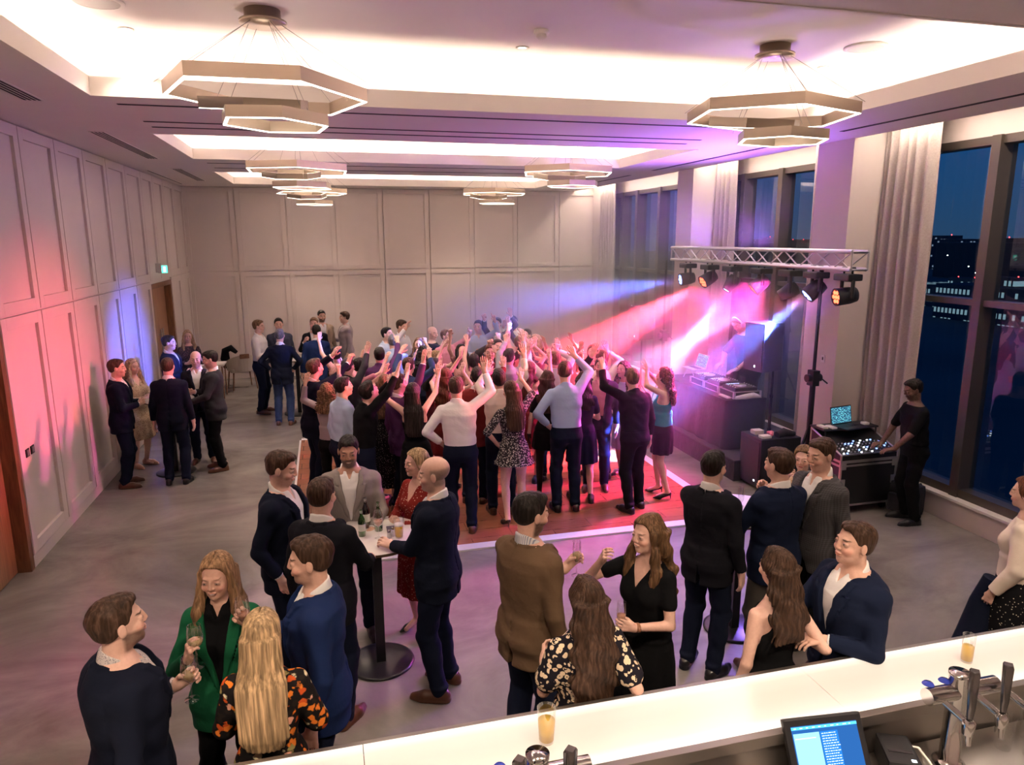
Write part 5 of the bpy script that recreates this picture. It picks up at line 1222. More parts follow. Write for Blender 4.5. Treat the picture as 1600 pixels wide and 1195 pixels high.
for x_, y_, l in ((5.89, 7.30, 'white handset lying on the flight case, left of the laptop'), (5.98, 7.25, 'second white handset lying beside the first on the flight case')): mb = MB(); mb.box((x_-.035, y_-.07, .977), (x_+.035, y_+.07, 1.0), bev=.008); tag(mb.build('handset', m_label), l, 'handset')
mb = MB(); mb.box((6.46, 7.24, .977), (6.54, 7.32, 1.01), bev=.02); tag(mb.build('cup', m_label), 'small white cup right of the black laptop', 'cup')
o = empty('rucksack', (6.70, 6.70, 0), math.radians(15), 'black rucksack on the floor behind the technician', 'bag'); mb = MB(); mb.box((-.11, -.19, 0), (.08, .19, .40), bev=.09); mb.build('pack', m_drape, o); mb = MB(); mb.box((-.19, -.14, .04), (-.12, .14, .26), bev=.04); mb.build('pocket', m_drape, o); mb = MB()
for s_ in (-.09, .09): mb.tube([(.09, s_, .38), (.15, s_, .30), (.15, s_, .12), (.10, s_, .05)], .014, 6)
mb.build('strap', m_blackm, o)
# ---------------------------------------------------------------- bar
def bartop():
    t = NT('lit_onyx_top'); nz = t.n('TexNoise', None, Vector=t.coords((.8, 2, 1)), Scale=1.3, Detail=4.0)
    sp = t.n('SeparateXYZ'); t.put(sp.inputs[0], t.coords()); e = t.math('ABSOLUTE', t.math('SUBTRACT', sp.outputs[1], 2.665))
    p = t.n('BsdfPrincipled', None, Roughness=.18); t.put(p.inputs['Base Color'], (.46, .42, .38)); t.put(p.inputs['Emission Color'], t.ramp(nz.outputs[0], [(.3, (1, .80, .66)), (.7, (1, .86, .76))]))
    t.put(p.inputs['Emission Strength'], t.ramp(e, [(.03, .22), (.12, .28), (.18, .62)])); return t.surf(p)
BX0, BX1 = -2.9, 6.85
o = empty('bar_counter', (0, 0, 0), 0, 'long bar counter with a glowing cream top across the foreground', 'bar counter')
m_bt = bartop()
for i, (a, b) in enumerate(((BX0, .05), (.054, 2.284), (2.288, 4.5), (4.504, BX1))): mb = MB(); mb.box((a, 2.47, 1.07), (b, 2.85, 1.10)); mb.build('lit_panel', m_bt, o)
mb = MB(); mb.box((BX0, 2.85, 1.05), (BX1, 2.872, 1.102), bev=.003); mb.box((BX0, 2.43, 1.045), (BX1, 2.47, 1.102), bev=.003); mb.box((BX0, 2.445, .60), (BX1, 2.459, 1.05)); mb.build('steel_trim', principled('dark_steel', (.28, .25, .23), .35, .9), o)
mb = MB(); mb.box((BX0, 2.78, 0), (BX1, 2.84, 1.05)); mb.box((BX0, 2.46, 0), (BX1, 2.52, 1.04)); mb.build('bar_front', m_walnut, o)
o2 = empty('back_counter', (0, 0, 0), 0, 'stainless steel work counter on the bartender side', 'counter'); mb = MB(); mb.box((1.75, 1.75, .87), (BX1, 2.43, .90), bev=.003); mb.box((BX0, 1.75, .60), (1.75, 2.43, .63)); mb.build('worktop', m_steel, o2); mb = MB(); mb.box((BX0, 1.80, 0), (BX1, 2.42, .60)); mb.box((1.76, 1.8, .6), (BX1, 2.42, .87)); mb.build('cabinet', m_deckblk, o2)
m_tapdark = principled('gunmetal', (.16, .15, .15), .22, .9)
def taps(x, y, z, label, n, s=1.0, base=.90, handles=()):
    o = empty('beer_tap', (x, y, base), 0, label, 'beer tap'); h = z-base; mb = MB(); mb.lathe([(.068, 0), (.070, .02), (.055, .035), (.043, .045), (.042, h+.075), (.046, h+.08), (.046, h+.095), (0, h+.10)], seg=28); mb.build('column', m_chrome, o)
    mb = MB(); mb.tube([(-n*.085, 0, h), (n*.085+.04, 0, h)], .038, 24); mb.build('cross_bar', m_chrome, o); lens = principled('blue_lens_cap', (.03, .05, .35), .1)
    mb = MB()
    for k in range(n): mb.lathe([(0, .012), (.02, .008), (.026, 0)], (-n*.085+.03+k*.09, .03, h+.04), 16)
    mb.build('badge', lens, o)
    for k in handles:
        mb = MB(); mb.tube([(k, -.03, h-.02), (k+.02, -.13, h-.05)], .016, 12); mb.lathe([(.022, -.05), (.026, -.02), (.026, .01), (.018, .02)], (k+.02, -.14, h-.05), 14); mb.tube([(k+.02, -.145, h-.09), (k+.02, -.15, h-.15)], [.016, .011], 12); sp = mb.build('spout', m_chrome, o)
        mb = MB(); mb.tube([(k+.02, -.14, h-.03), (k+.022, -.138, h+.03), (k+.024, -.132, h+.19), (k+.024, -.132, h+.20)], [.014, .022, .028, .022], 4); mb.build('handle', m_tapdark, sp)
taps(2.67, 2.27, 1.285, 'chrome beer tap tower at the right end of the bar', 2, handles=(-.10, .08, .24))
taps(.68, 2.25, 1.30, 'chrome beer tap tower at the bottom of the picture, near the short lager', 2, base=.63, handles=(-.13, .06))
mb = MB(); mb.box((2.75, 1.80, .901), (3.30, 2.16, .906)); 
mt = NT('drip_grid'); br = mt.n('TexBrick', None, Vector=mt.coords(), Scale=1.0, Color1=(.01, .01, .01), Color2=(.01, .01, .01), Mortar=(.35, .33, .30)); br.offset = 0; br.inputs['Brick Width'].default_value = .022; br.inputs['Row Height'].default_value = .022; br.inputs['Mortar Size'].default_value = .004
pp = mt.n('BsdfPrincipled', None, Roughness=.3, Metallic=.6); mt.put(pp.inputs[0], br.outputs[0]); tag(mb.build('drip_tray', mt.surf(pp)), 'perforated steel drip tray below the chrome taps', 'drip tray')
glass('pint_glass', (.845, 2.66, 1.101), m_beer, 'tall glass of lager on the glowing bar above the lower taps', seg=32, s=1.12, foam=False); glass('highball_glass', (3.17, 2.67, 1.101), m_beer, 'slim glass of amber drink with ice at the right of the bar', seg=32, s=.93)
for i, (x, y, l) in enumerate(((3.02, 2.30, 'empty glass standing left behind the taps'), (3.10, 2.22, 'large empty glass under the right tap handle'), (3.20, 2.32, 'empty glass at the right edge of the steel counter'), (3.24, 2.22, 'front empty glass at the right edge of the counter'))): glass('pint_glass', (x, y, .901), None, l, seg=28, s=1.15)
for i, x in enumerate((1.62, 1.70, 1.55)): glass('wine_glass', (x, 2.33-.02*i, .631), None, ('empty wine glass under the bar edge, right of the two', 'empty wine glass nearest the till under the bar edge', 'empty wine glass furthest left under the bar edge')[i], seg=20)
# till
o = empty('till', (2.07, 2.27, .885), math.radians(-6), 'black touch-screen till with a blue display behind the bar', 'till'); T = Matrix.Translation((0, 0, .02)) @ Matrix.Rotation(math.radians(-32), 4, 'X')
mb = MB(); mb.box((-.19, .0, .0), (.19, .03, .30), bev=.01, M=T); mb.build('housing', m_deckblk, o)
def scr(nm, a, b, c, d, m, y=-.001): mb = MB(); mb.box((a, y, c), (b, y+.0015, d), M=T); return mb.build(nm, m, o)
scr('screen', -.16, .16, .015, .265, emission('till_blue', (.02, .10, .32), 1.0)); scr('order_pane', -.155, -.03, .02, .235, emission('till_pale', (.30, .68, .95), 1.0), -.002); scr('menu_pane', -.025, .06, .07, .235, emission('till_mid', (.02, .18, .62), 1.0), -.002)
scr('title_bar', -.16, .16, .250, .262, emission('till_title', (.10, .50, .95), 1.1), -.003)
mb = MB(); rnd = random.Random(9)
for k in range(15):
    zz = .225-k*.0105; x_ = -.02
    while x_ < .05: w_ = rnd.uniform(.004, .014); mb.box((x_, -.004, zz), (x_+w_, -.003, zz+.0035), M=T); x_ += w_+.004
for k in range(10): mb.box((-.15+k*.03, -.005, .254), (-.15+k*.03+rnd.uniform(.008, .02), -.0045, .258), M=T)
mb.box((-.15, -.004, .212), (-.05, -.003, .216), M=T); mb.build('screen_text', emission('till_text', (.6, .8, 1), 1.2), o)
mb = MB(); mb.box((-.10, .05, 0), (.10, .18, .03), bev=.006); mb.box((-.03, .10, .02), (.03, .15, .14)); mb.build('foot', m_deckblk, o)
o = empty('receipt_printer', (2.42, 2.31, .90), math.radians(-25), 'black receipt printer beside the till', 'printer'); mb = MB(); mb.box((-.07, -.10, 0), (.07, .10, .11), bev=.012); mb.build('housing', m_deckblk, o); mb = MB(); mb.box((-.05, -.03, .11), (.05, -.015, .113)); mb.build('paper_slot', m_dark, o); mb = MB(); mb.box((.03, -.085, .11), (.05, -.07, .112)); mb.build('indicator', emission('printer_led', (.8, .9, 1), 2), o)
mb = MB(); mb.tube([(2.46, 2.36, .99), (2.52, 2.30, 1.0), (2.55, 2.2, .93), (2.56, 2.1, .91)], .006, 8); tag(mb.build('printer_cable', m_label), 'pale cable curling from the receipt printer', 'cable')

# added purple spots without fixtures, tinting the soffit like bounced stage light
for y_ in (8.5, 10.0):
    lamp('added_wash', 'SPOT', (TX-.2, y_, 3.2), 230, (.42, .16, 1.0), (PI, 0, 0), spot_size=math.radians(150), spot_blend=1.0, shadow_soft_size=.1).rotation_euler = (PI, math.radians(-35), 0)
_v = lamp('added_wash', 'SPOT', (TX-.12, 7.3, 2.72), 900, (.32, .16, 1.0), (0, 0, 0), spot_size=math.radians(62), spot_blend=1.0, shadow_soft_size=.12)  # added violet spot, no fixture of its own, for the purple near floor
_v.rotation_euler = (Vector((TX-.12, 7.3, 2.72))-Vector((2.7, 5.9, 0))).to_track_quat('Z', 'Y').to_euler()
_w = lamp('added_wash', 'SPOT', (TX-.12, 8.5, 2.72), 2200, (1.0, .07, .50), (0, 0, 0), spot_size=math.radians(80), spot_blend=1.0, shadow_soft_size=.12)  # added magenta spot, no fixture of its own, tinting crowd and dance floor
_w.rotation_euler = (Vector((TX-.12, 8.5, 2.72))-Vector((2.4, 8.4, .2))).to_track_quat('Z', 'Y').to_euler()
# ---------------------------------------------------------------- everybody in the room
PEOPLE = []
def P_(x, y, h, face, label, **k): PEOPLE.append((x, y, h, face, label, k))
P_(-0.96, 3.16, 1.80, 22, 'bearded man in a dark navy suit at the lower left corner, holding a tumbler', lod=0, topmat='navy', shirtmat='speckshirt', R='down', L=((0.15, 0.24, 1.18), (0.6, -0.5, -1), (-0.3, 0.7, 0.5), (-0.8, -0.4, 0), 1.0), beard=0.75, quiff=1, bulk=1.1, yaw=4, pitch=4, held=('L', 'wine_glass', 'm_wine', 'stemmed glass held by the bearded man in the lower left corner'))
P_(-0.63, 3.73, 1.70, 262, 'laughing blonde woman in a green blazer over a black top', sex='f', lod=0, topmat='green', shirtmat='black', legmat='black', R=((0.1, 0.26, 1.32), (0.6, -0.2, -1), (-0.2, 0.3, 0.9), (-0.7, -0.5, 0), 1.05), L='down', style='long', hair='honey', hairmat='hair_honey', hairlen=0.4, mouth='smile', pitch=-8, yaw=-6, button=1.02, held=('R', 'wine_glass', 'm_wine', 'wine glass held up by the laughing woman in green'), heels=1, shoemat='blackshoe')
P_(-0.36, 3.10, 1.68, 84, 'woman with long straight blonde hair in an orange floral dress', sex='f', lod=0, top='dress', topmat='floral', legs='none', hem=0.4, sleeve=0.97, puff=0.012, style='long', hairmat='hair_blonde', hair='blonde', hairlen=0.5, R='clasp', L='clasp', front=0, flare=0.09)
P_(-0.14, 3.53, 1.83, 176, 'man in a bright blue suit in left profile, holding a wine glass', lod=0, topmat='blue', legmat='navytr', L='down', R=((0.05, 0.32, 1.3), (0.6, -0.5, -1), (-0.1, 0.6, 0.8), (-0.8, -0.4, 0), 1.0), beard=0.35, quiff=0.8, pitch=-6, held=('R', 'wine_glass', 'm_rose', 'wine glass in the hand of the man in the blue suit'))
P_(-0.38, 5.12, 1.83, 338, 'tall man in a navy suit, hand in pocket, left of the bottle table', lod=0, topmat='navy', L='down', R='pocket', beard=0.15, yaw=8, pitch=-16, quiff=0.7)
P_(-0.10, 4.59, 1.78, 60, 'man in a black suit seen from behind, leaning a hand on the bottle table', lod=0, topmat='darksuit', L='down', R='table', pitch=-8)
P_(0.11, 5.65, 1.66, 266, 'tanned grey-bearded man in a grey blazer facing the camera at the bottle table', lod=0, topmat='greyblazer', skin=2, hair='dark', hairmat='hair_dark', beard=0.8, beardcol='grey', R='table', L='table', bulk=1.06, mouth='smile', pitch=-12, scale=1.06)
P_(0.64, 5.54, 1.64, 212, 'blonde woman in a red dotted dress and black heels', sex='f', lod=0, top='dress', topmat='reddots', legs='none', hem=0.42, sleeve=0.95, puff=0.01, vneck=1.3, style='updo', hair='blonde', hairmat='hair_blonde', R='clasp', L='clasp', heels=1, shoemat='blackshoe', flare=0.06, yaw=-12, pitch=-2, seed=3)
P_(0.67, 4.72, 1.82, 150, 'bald man in a navy suit and tan shoes right of the bottle table', lod=0, topmat='navy', style='bald', hair='grey', hairmat='hair_light', beard=0.35, R='down', L=((0.02, 0.33, 1.1), (0.7, -0.4, -1), (-0.2, 1, 0.2), (-0.4, -0.3, -0.8), 0.7), yaw=18, pitch=-5, held=None)
P_(1.09, 3.78, 1.85, 28, 'bearded man in a brown tweed blazer holding a champagne flute', lod=0, topmat='tweed', shirtmat='stripeshirt', hair='dark', hairmat='hair_dark', beard=0.92, R='down', L=((0.0, 0.3, 1.22), (0.6, -0.5, -1), (-0.1, 0.8, 0.5), (-0.8, -0.4, 0), 1.0), quiff=1, yaw=-14, pitch=-10, bulk=1.04, held=('L', 'champagne_flute', 'm_wine', 'flute held by the man in brown tweed'))
P_(1.78, 3.63, 1.70, 206, 'woman in a black dress with long wavy hair raising one hand to her mouth', sex='f', lod=0, top='dress', topmat='black', legs='none', hem=0.45, sleeve=0.28, vneck=1.33, style='wavy', hair='light', hairmat='hair_light', hairlen=0.46, R=((0.16, 0.24, 1.5), (0.9, 0.1, -1), (-0.5, 0.4, 0.7), (-0.6, -0.6, 0), 1.1), L='hold', watch='L', mouth='smile', pitch=-2, yaw=-10, bulk=1.05, held=('L', 'champagne_flute', 'm_rose', 'flute held at waist height by the woman in the black dress'))
P_(1.17, 3.05, 1.66, 95, 'woman with long brown hair in a black and cream spotted dress leaning on the bar', sex='f', lod=0, top='dress', topmat='leopard', legs='none', hem=0.5, sleeve=0.36, puff=0.024, style='wavy', hair='brown', hairmat='hair_brown', hairlen=0.52, R=((0.2, 0.05, 1.21), (0.15, -1, -0.5), (-0.5, 0.9, 0.3), (-1, 0, 0), 0.4), L='hold', front=0, bulk=1.12, seed=2)
P_(2.68, 4.45, 1.78, 32, 'dark-haired man in a black suit from behind, left of the right-hand table', lod=0, topmat='darksuit', hair='dark', hairmat='hair_dark', beard=0.25, R='down', L=((0.02, 0.3, 1.12), (0.6, -0.5, -1), (-0.1, 0.9, 0.1), (-0.8, -0.4, 0), 1.0), yaw=-4, pitch=-6, held=('L', 'tumbler', 'm_whisky', 'tumbler of whisky held over the right-hand table'))
P_(3.15, 4.32, 1.80, 98, 'brown-haired man in a navy suit squarely from behind at the right-hand table', lod=0, topmat='navy2', legmat='greytr', L='table', R='holdhigh', yaw=12, pitch=-4)
P_(3.84, 4.96, 1.58, 222, 'woman in a beige top half hidden behind the man in the checked blazer', sex='f', lod=0, top='blouse', topmat='creamfloral', sleeve=0.9, style='updo', hair='light', hairmat='hair_light', R='face', L='holdhigh', legmat='black')
P_(3.55, 4.38, 1.83, 188, 'smiling man in a grey checked blazer in left profile', lod=0, topmat='greycheck', legmat='black', R='hold', L='down', mouth='smile', quiff=0.9, pitch=-10)
P_(2.27, 3.07, 1.66, 100, 'woman with bare shoulders in a black halter dress leaning on the bar', sex='f', lod=0, top='halter', topmat='black', legs='none', hem=0.4, sleeve=0, style='wavy', hair='brown', hairmat='hair_brown', hairlen=0.36, R=((0.21, 0.05, 1.2), (0.15, -1, -0.5), (-0.5, 0.9, 0.3), (-1, 0, 0), 0.4), L='down', front=0, lean=(0.02, 0.02), seed=5)
P_(2.75, 3.06, 1.78, 180, 'man in a dark blue suit resting an elbow on the bar at the right', lod=0, topmat='navy2', R=((0.1, 0.36, 1.3), (0.6, -0.5, -1), (-0.2, 0.8, 0.5), (-0.8, -0.4, 0), 1.0), L=((0.1, 0.24, 1.16), (1, -0.8, -1), (-0.2, 1, 0), (0, 0, -1), 0.6), quiff=0.8, bulk=1.08, pitch=4, yaw=-4, hair='brown', held=('R', 'wine_glass', 'm_rose', 'wine glass held by the man resting on the bar'))
P_(4.62, 3.60, 1.68, 120, 'woman in a white blouse and polka-dot skirt at the right edge', sex='f', lod=0, top='blouse', topmat='cream', sleeve=0.97, puff=0.02, legs='skirt', legmat='polka', hem=0.25, flare=0.08, style='wavy', hair='auburn', hairmat='hair_auburn', hairlen=0.46, R='down', L=((0.24, 0.1, 0.92), (0.4, -1, 0), (0, 0.3, -1), (-1, 0, 0), 0.8), front=0)
P_(-2.74, 10.29, 1.76, 5, 'man in a navy suit nearest the left wall, facing right with clasped hands', topmat='navy', R='clasp', L='clasp', beard=0.3, pitch=-4)
P_(-2.76, 11.17, 1.62, 325, 'blonde woman in a cream floral dress beside the left wall', sex='f', top='dress', topmat='creamfloral', legs='none', hem=0.48, sleeve=0.9, vneck=1.34, style='wavy', hair='blonde', hairmat='hair_blonde', hairlen=0.3, R='clasp', L='clasp', shoemat='nudeshoe', flare=0.07, mouth='smile')
P_(-2.10, 10.22, 1.76, 84, 'man in a navy suit seen from behind in the left wall group', topmat='navy', R='down', L='down')
P_(-1.90, 11.15, 1.70, 272, 'balding man in a black suit facing the camera in the left wall group', topmat='darksuit', style='bald', hair='grey', hairmat='hair_grey', R='hold', L='down', skin=1)
P_(-1.63, 10.72, 1.76, 190, 'dark-haired man in a charcoal suit reaching to the table in the left wall group', topmat='charcoal', hair='dark', hairmat='hair_dark', R='hold', L='table', pitch=-14, beard=0.4, legmat='black')
P_(-2.52, 12.52, 1.78, 355, 'man in a navy jacket in right profile by the far door', topmat='navy2', R='hold', L='down', hair='dark', hairmat='hair_dark')
P_(-2.49, 14.02, 1.68, 285, 'blonde woman in a dark patterned blouse near the far door', sex='f', top='blouse', topmat='darkprint', sleeve=0.9, legmat='black', style='long', hairlen=0.22, hair='blonde', hairmat='hair_blonde', R='clasp', L='clasp', mouth='smile')
P_(-1.27, 14.19, 1.81, 345, 'man in a white shirt and navy trousers standing left of the back standing table', top='shirt', topmat='white', R='hold', L='hold', hair='light', hairmat='hair_light')
P_(-0.92, 14.52, 1.80, 275, 'man in a blue-grey blazer facing the camera behind the back standing table', topmat='bluegrey', hair='dark', hairmat='hair_dark', L='down', R='down')
P_(-0.83, 13.14, 1.75, 80, 'man in a navy suit and denim-blue trousers seen from behind at the back standing table', topmat='navy', hair='grey', hairmat='hair_grey', R='hip', L='hip', legmat='denim')
P_(-0.25, 14.44, 1.80, 262, 'sandy-haired man in a black suit right of the back standing table', topmat='darksuit', hair='light', hairmat='hair_light', R='holdhigh', L='down')
P_(-0.24, 13.30, 1.78, 95, 'man in a royal blue jacket seen from behind at the back standing table', topmat='blue', hair='dark', hairmat='hair_dark', R='hold', L='down')
P_(-0.11, 15.64, 1.82, 285, 'bearded man in a beige blazer near the back wall', topmat='beige', hair='dark', hairmat='hair_dark', beard=0.7, R='hold', L='down', legmat='charcoal')
P_(0.37, 15.63, 1.78, 190, 'man in a pinkish grey blazer in left profile holding a bottle near the back wall', topmat='pinkgrey', R='hold', L='down', held=('R', 'bottle', 'm_brownb', 'dark bottle held by the man in the pinkish grey blazer'))
P_(6.33, 9.62, 1.86, 186, 'disc jockey in a black short-sleeved shirt bending over the decks', top='tee', topmat='black', sleeve=0.42, R=((0.14, 0.36, 1.04), (1, -0.2, -0.3), (-0.2, 1, -0.3), (0, 0, -1), 0.4), L=((0.2, 0.38, 1.0), (1, -0.2, -0.3), (-0.3, 1, -0.3), (0, 0, -1), 0.4), pitch=-38, lean=(0, 0.16), z=0.3, hair='dark', hairmat='hair_dark', watch='L', headphones=1, legmat='black')
P_(6.50, 6.48, 1.72, 165, 'technician in black with a cap working at the flight case', top='tee', topmat='black', sleeve=0.42, skin=4, hair='dark', hairmat='hair_dark', beard=0.9, legmat='black', shoemat='blackshoe', R=((0.26, 0.26, 0.92), (1, -0.4, -0.2), (-0.1, 1, -0.2), (0, 0, -1), 0.5), L=((0.16, 0.34, 0.96), (1, -0.4, -0.2), (-0.2, 1, -0.2), (0, 0, -1), 0.5), pitch=-20, lod=1, lean=(0, 0.06))
P_(-0.23, 9.23, 1.80, 22, 'man in a navy suit at the left edge of the crowd with one arm raised', topmat='navy', R=((0.1, 0.42, 1.7), (0.6, 0.1, -1), (-0.1, 0.4, 0.9), (-0.3, 1, 0), 1.0), L='up', pitch=8, beard=0.3)
P_(0.10, 8.26, 1.72, 26, 'man in a light blue shirt holding a drink at the left of the crowd', top='shirt', topmat='paleblue', R='hold', L='down', hair='dark', hairmat='hair_dark', pitch=6, held=('R', 'tumbler', 'm_whisky', 'drink held by the man in the light blue shirt at the left of the crowd'))
P_(-0.02, 8.69, 1.58, 70, 'woman with curly light brown hair hidden behind the light blue shirt', sex='f', top='blouse', topmat='pinkgrey', sleeve=0.9, style='curly', hair='light', hairmat='hair_light', hairlen=0.25, R='upfist', L='up', legmat='black')
P_(0.32, 7.88, 1.75, 14, 'man in a black shirt and tie throwing both arms up, face lit red', top='shirt', topmat='black', R='up', L='upfist', pitch=26, hair='dark', hairmat='hair_dark')
P_(0.64, 8.65, 1.66, 38, 'woman with long golden brown hair in a long black sequined dress', sex='f', top='dress', topmat='sequin', legs='none', hem=0.25, sleeve=0, style='wavy', hair='auburn', hairmat='hair_light', hairlen=0.42, R='upbent', L='up', front=0, shoemat='blackshoe', flare=0.02)
P_(0.92, 7.91, 1.68, 78, 'dark-haired woman in a sleeveless long black dress clapping overhead', sex='f', top='dress', topmat='black', legs='none', hem=0.15, sleeve=0, style='long', hair='dark', hairmat='hair_dark', hairlen=0.48, R='up', L='up', front=0, shoemat='blackshoe')
P_(1.37, 7.55, 1.80, 80, 'man in a white shirt and navy trousers from behind, right arm raised, in the crowd', top='shirt', topmat='white', R=((0.32, 0.2, 1.8), (1, -0.1, -0.5), (-0.05, 0.1, 1), (0, 1, 0), 0.25), L='hip', bulk=1.04)
P_(2.00, 7.59, 1.70, 92, 'woman with long dark hair in a short black and white speckled dress', sex='f', top='dress', topmat='smallprint', legs='none', hem=0.78, sleeve=0.6, style='long', hair='brown', hairmat='hair_brown', hairlen=0.42, R='up', L='hip', front=0, flare=0.09, shoemat='blackshoe', heels=1)
P_(1.94, 7.98, 1.78, 85, 'man in a cream shirt just behind the woman in the speckled dress', top='shirt', topmat='cream', R='up', L='upbent', hair='dark', hairmat='hair_dark', pitch=15)
P_(2.62, 8.27, 1.68, 70, 'woman in a short black dress and dark tights with long dark hair', sex='f', top='dress', topmat='black', legs='trousers_t', hem=0.72, sleeve=0.3, style='wavy', hair='brown', hairmat='hair_brown', hairlen=0.4, R='clasp', L='down', front=0, heels=1, shoemat='blackshoe', tights=1)
P_(2.72, 7.85, 1.85, 84, 'tall man in a light blue shirt from behind with his right arm bent overhead', top='shirt', topmat='lightblue', R=((0.16, 0.2, 1.8), (1, 0.0, -0.3), (-0.4, 0.3, 0.8), (0, 1, 0), 0.5), L='hip')
P_(3.34, 8.43, 1.78, 248, 'man in a dark open jacket and lilac shirt singing towards the camera', topmat='navy', shirtmat='pink', open=1, R='up', L='down', beard=0.5, mouth='open', pitch=8, hair='dark', hairmat='hair_dark')
P_(3.52, 7.64, 1.77, 104, 'man all in black from behind with his left arm stretched up', top='shirt', topmat='black', legmat='black', shoemat='blackshoe', hair='light', hairmat='hair_light', L=((0.34, 0.16, 1.8), (1, -0.2, -0.4), (-0.1, 0.2, 1), (-0.3, 1, 0), 'point'), R='down', bulk=1.05)
P_(4.05, 7.97, 1.70, 150, 'red-haired woman in a teal top and black skirt with both arms up', sex='f', top='blouse', topmat='teal', sleeve=0, legs='skirt', legmat='black', hem=0.62, flare=0.02, style='curly', hair='auburn', hairmat='hair_auburn', hairlen=0.34, R='up', L='up', heels=1, shoemat='blackshoe', front=0)
P_(3.92, 8.82, 1.64, 215, 'woman in a pale blue dress squeezed behind the man in the open jacket', sex='f', top='dress', topmat='paleblue', legs='none', hem=0.45, sleeve=0.3, style='curly', hair='brown', hairmat='hair_brown', R='up', L='hold')
P_(1.37, 9.61, 1.68, 12, 'dark-haired woman in a dusty red dress in right profile with one arm up', sex='f', top='dress', topmat='burg', legs='none', hem=0.5, sleeve=0, style='long', hair='dark', hairmat='hair_dark', R='upbent', L='up', mouth='smile')
P_(2.06, 11.00, 1.66, 266, 'woman in a pink patterned top facing the camera with her head thrown back', sex='f', top='dress', topmat='pinkprint', legs='none', sleeve=0.2, style='long', hair='dark', hairmat='hair_dark', R='up', L='upbent', pitch=14, hairlen=0.25)
P_(1.58, 10.46, 1.64, 330, 'smiling woman with light brown hair beside the woman in dusty red', sex='f', top='blouse', topmat='purple', style='wavy', hair='light', hairmat='hair_light', R='hold', L='hold', mouth='smile')
P_(2.01, 12.22, 1.76, 292, 'man in a pale pink shirt pointing upward near the back of the crowd', top='shirt', topmat='pink', R='hold', L='uppoint', hair='light', hairmat='hair_light', mouth='open')
P_(1.83, 12.83, 1.74, 330, 'bald man in a navy polo standing at the back of the crowd', top='tee', topmat='navy2', sleeve=0.45, style='none', skin=3, R='wave', L='hold', pitch=-8)
P_(1.32, 13.32, 1.82, 318, 'man in a white shirt with brown hair standing at the back left of the crowd', top='shirt', topmat='white', R='upbent', L='hold', pitch=-12)
P_(0.95, 12.65, 1.78, 325, 'man in a pale blue shirt looking sideways at the back left of the crowd', top='shirt', topmat='paleblue', R='hold', L='down', hair='dark', hairmat='hair_dark')
P_(1.01, 11.56, 1.76, 85, 'grey-haired man from behind in a blue shirt at the back left of the crowd', top='shirt', topmat='lightblue', hair='grey', hairmat='hair_grey', R='hold', L='hold')
P_(1.44, 11.87, 1.66, 275, 'woman holding both hands before her face at the back of the crowd', sex='f', top='blouse', topmat='navy2', style='long', hair='light', hairmat='hair_light', R='face', L='face')
P_(1.48, 11.16, 1.62, 85, 'person with bushy dark hair from behind, in a grey top, middle of the crowd', sex='f', top='blouse', topmat='charcoal', style='curly', hair='dark', hairmat='hair_dark', hairlen=0.2, R='upfist', L='hold')
P_(0.73, 10.38, 1.74, 70, 'dark-haired man from behind in a purple shirt raising a hand, left in the crowd', top='shirt', topmat='purple', hair='dark', hairmat='hair_dark', R='uppoint', L='hold')
P_(0.43, 10.11, 1.64, 20, 'woman in profile with short dark hair beside the man in the black shirt', sex='f', top='blouse', topmat='pink', style='updo', hair='dark', hairmat='hair_dark', R='upbent', L='up')
P_(0.25, 9.75, 1.70, 50, 'dark-haired man in charcoal from behind at the left of the crowd', top='shirt', topmat='charcoal', hair='dark', hairmat='hair_dark', R='up', L='hold')
P_(0.16, 11.13, 1.66, 100, 'woman with a dark bob and coral top at the far left of the crowd', sex='f', top='blouse', topmat='pinkprint', style='updo', hair='dark', hairmat='hair_dark', R='face', L='up')
P_(0.98, 9.48, 1.72, 60, 'man in a denim shirt with arms lifted in the middle left of the crowd', top='shirt', topmat='denim', hair='brown', R='up', L='upbent')
P_(2.76, 13.06, 1.80, 262, 'man in a pale violet shirt facing the camera and pointing, back centre of the crowd', top='shirt', topmat='paleblue', R='hold', L='uppoint', hair='dark', hairmat='hair_dark')
P_(3.15, 13.16, 1.84, 255, 'man in a grey jacket with both arms high at the very back of the crowd', topmat='bluegrey', R='upfist', L='up', hair='dark', hairmat='hair_dark')
P_(3.47, 13.39, 1.82, 245, 'man in a white shirt and dark cap-like hair at the very back of the crowd', top='shirt', topmat='white', R='wave', L='hold', hair='dark', hairmat='hair_dark')
P_(3.38, 11.89, 1.74, 235, 'man with dark hair looking over the blonde woman at the back of the crowd', top='shirt', topmat='denim', hair='dark', hairmat='hair_dark', R='up', L='down')
P_(3.42, 11.40, 1.70, 232, 'woman with straight pale blonde hair facing left in the crowd', sex='f', top='dress', topmat='navy2', legs='none', sleeve=0.3, style='long', hair='blonde', hairmat='hair_blonde', hairlen=0.3, R='hold', L='upbent', mouth='smile')
P_(3.01, 10.89, 1.76, 80, 'man with cropped brown hair and a pink shirt from behind in the centre', top='shirt', topmat='pink', R='upbent', L='up')
P_(2.64, 11.06, 1.66, 95, 'woman with dark shoulder-length hair from behind in the centre', sex='f', top='blouse', topmat='charcoal', style='long', hairlen=0.2, hair='dark', hairmat='hair_dark', R='up', L='hold')
P_(2.46, 10.53, 1.78, 262, 'curly-haired man in a black waistcoat facing the camera in the centre', top='shirt', topmat='charcoal', hair='dark', hairmat='hair_dark', R='upfist', L='up', mouth='open')
P_(2.26, 10.19, 1.74, 268, 'red-haired man in a maroon shirt facing the camera in the centre', top='shirt', topmat='maroon', hair='auburn', hairmat='hair_auburn', R='hold', L='upbent')
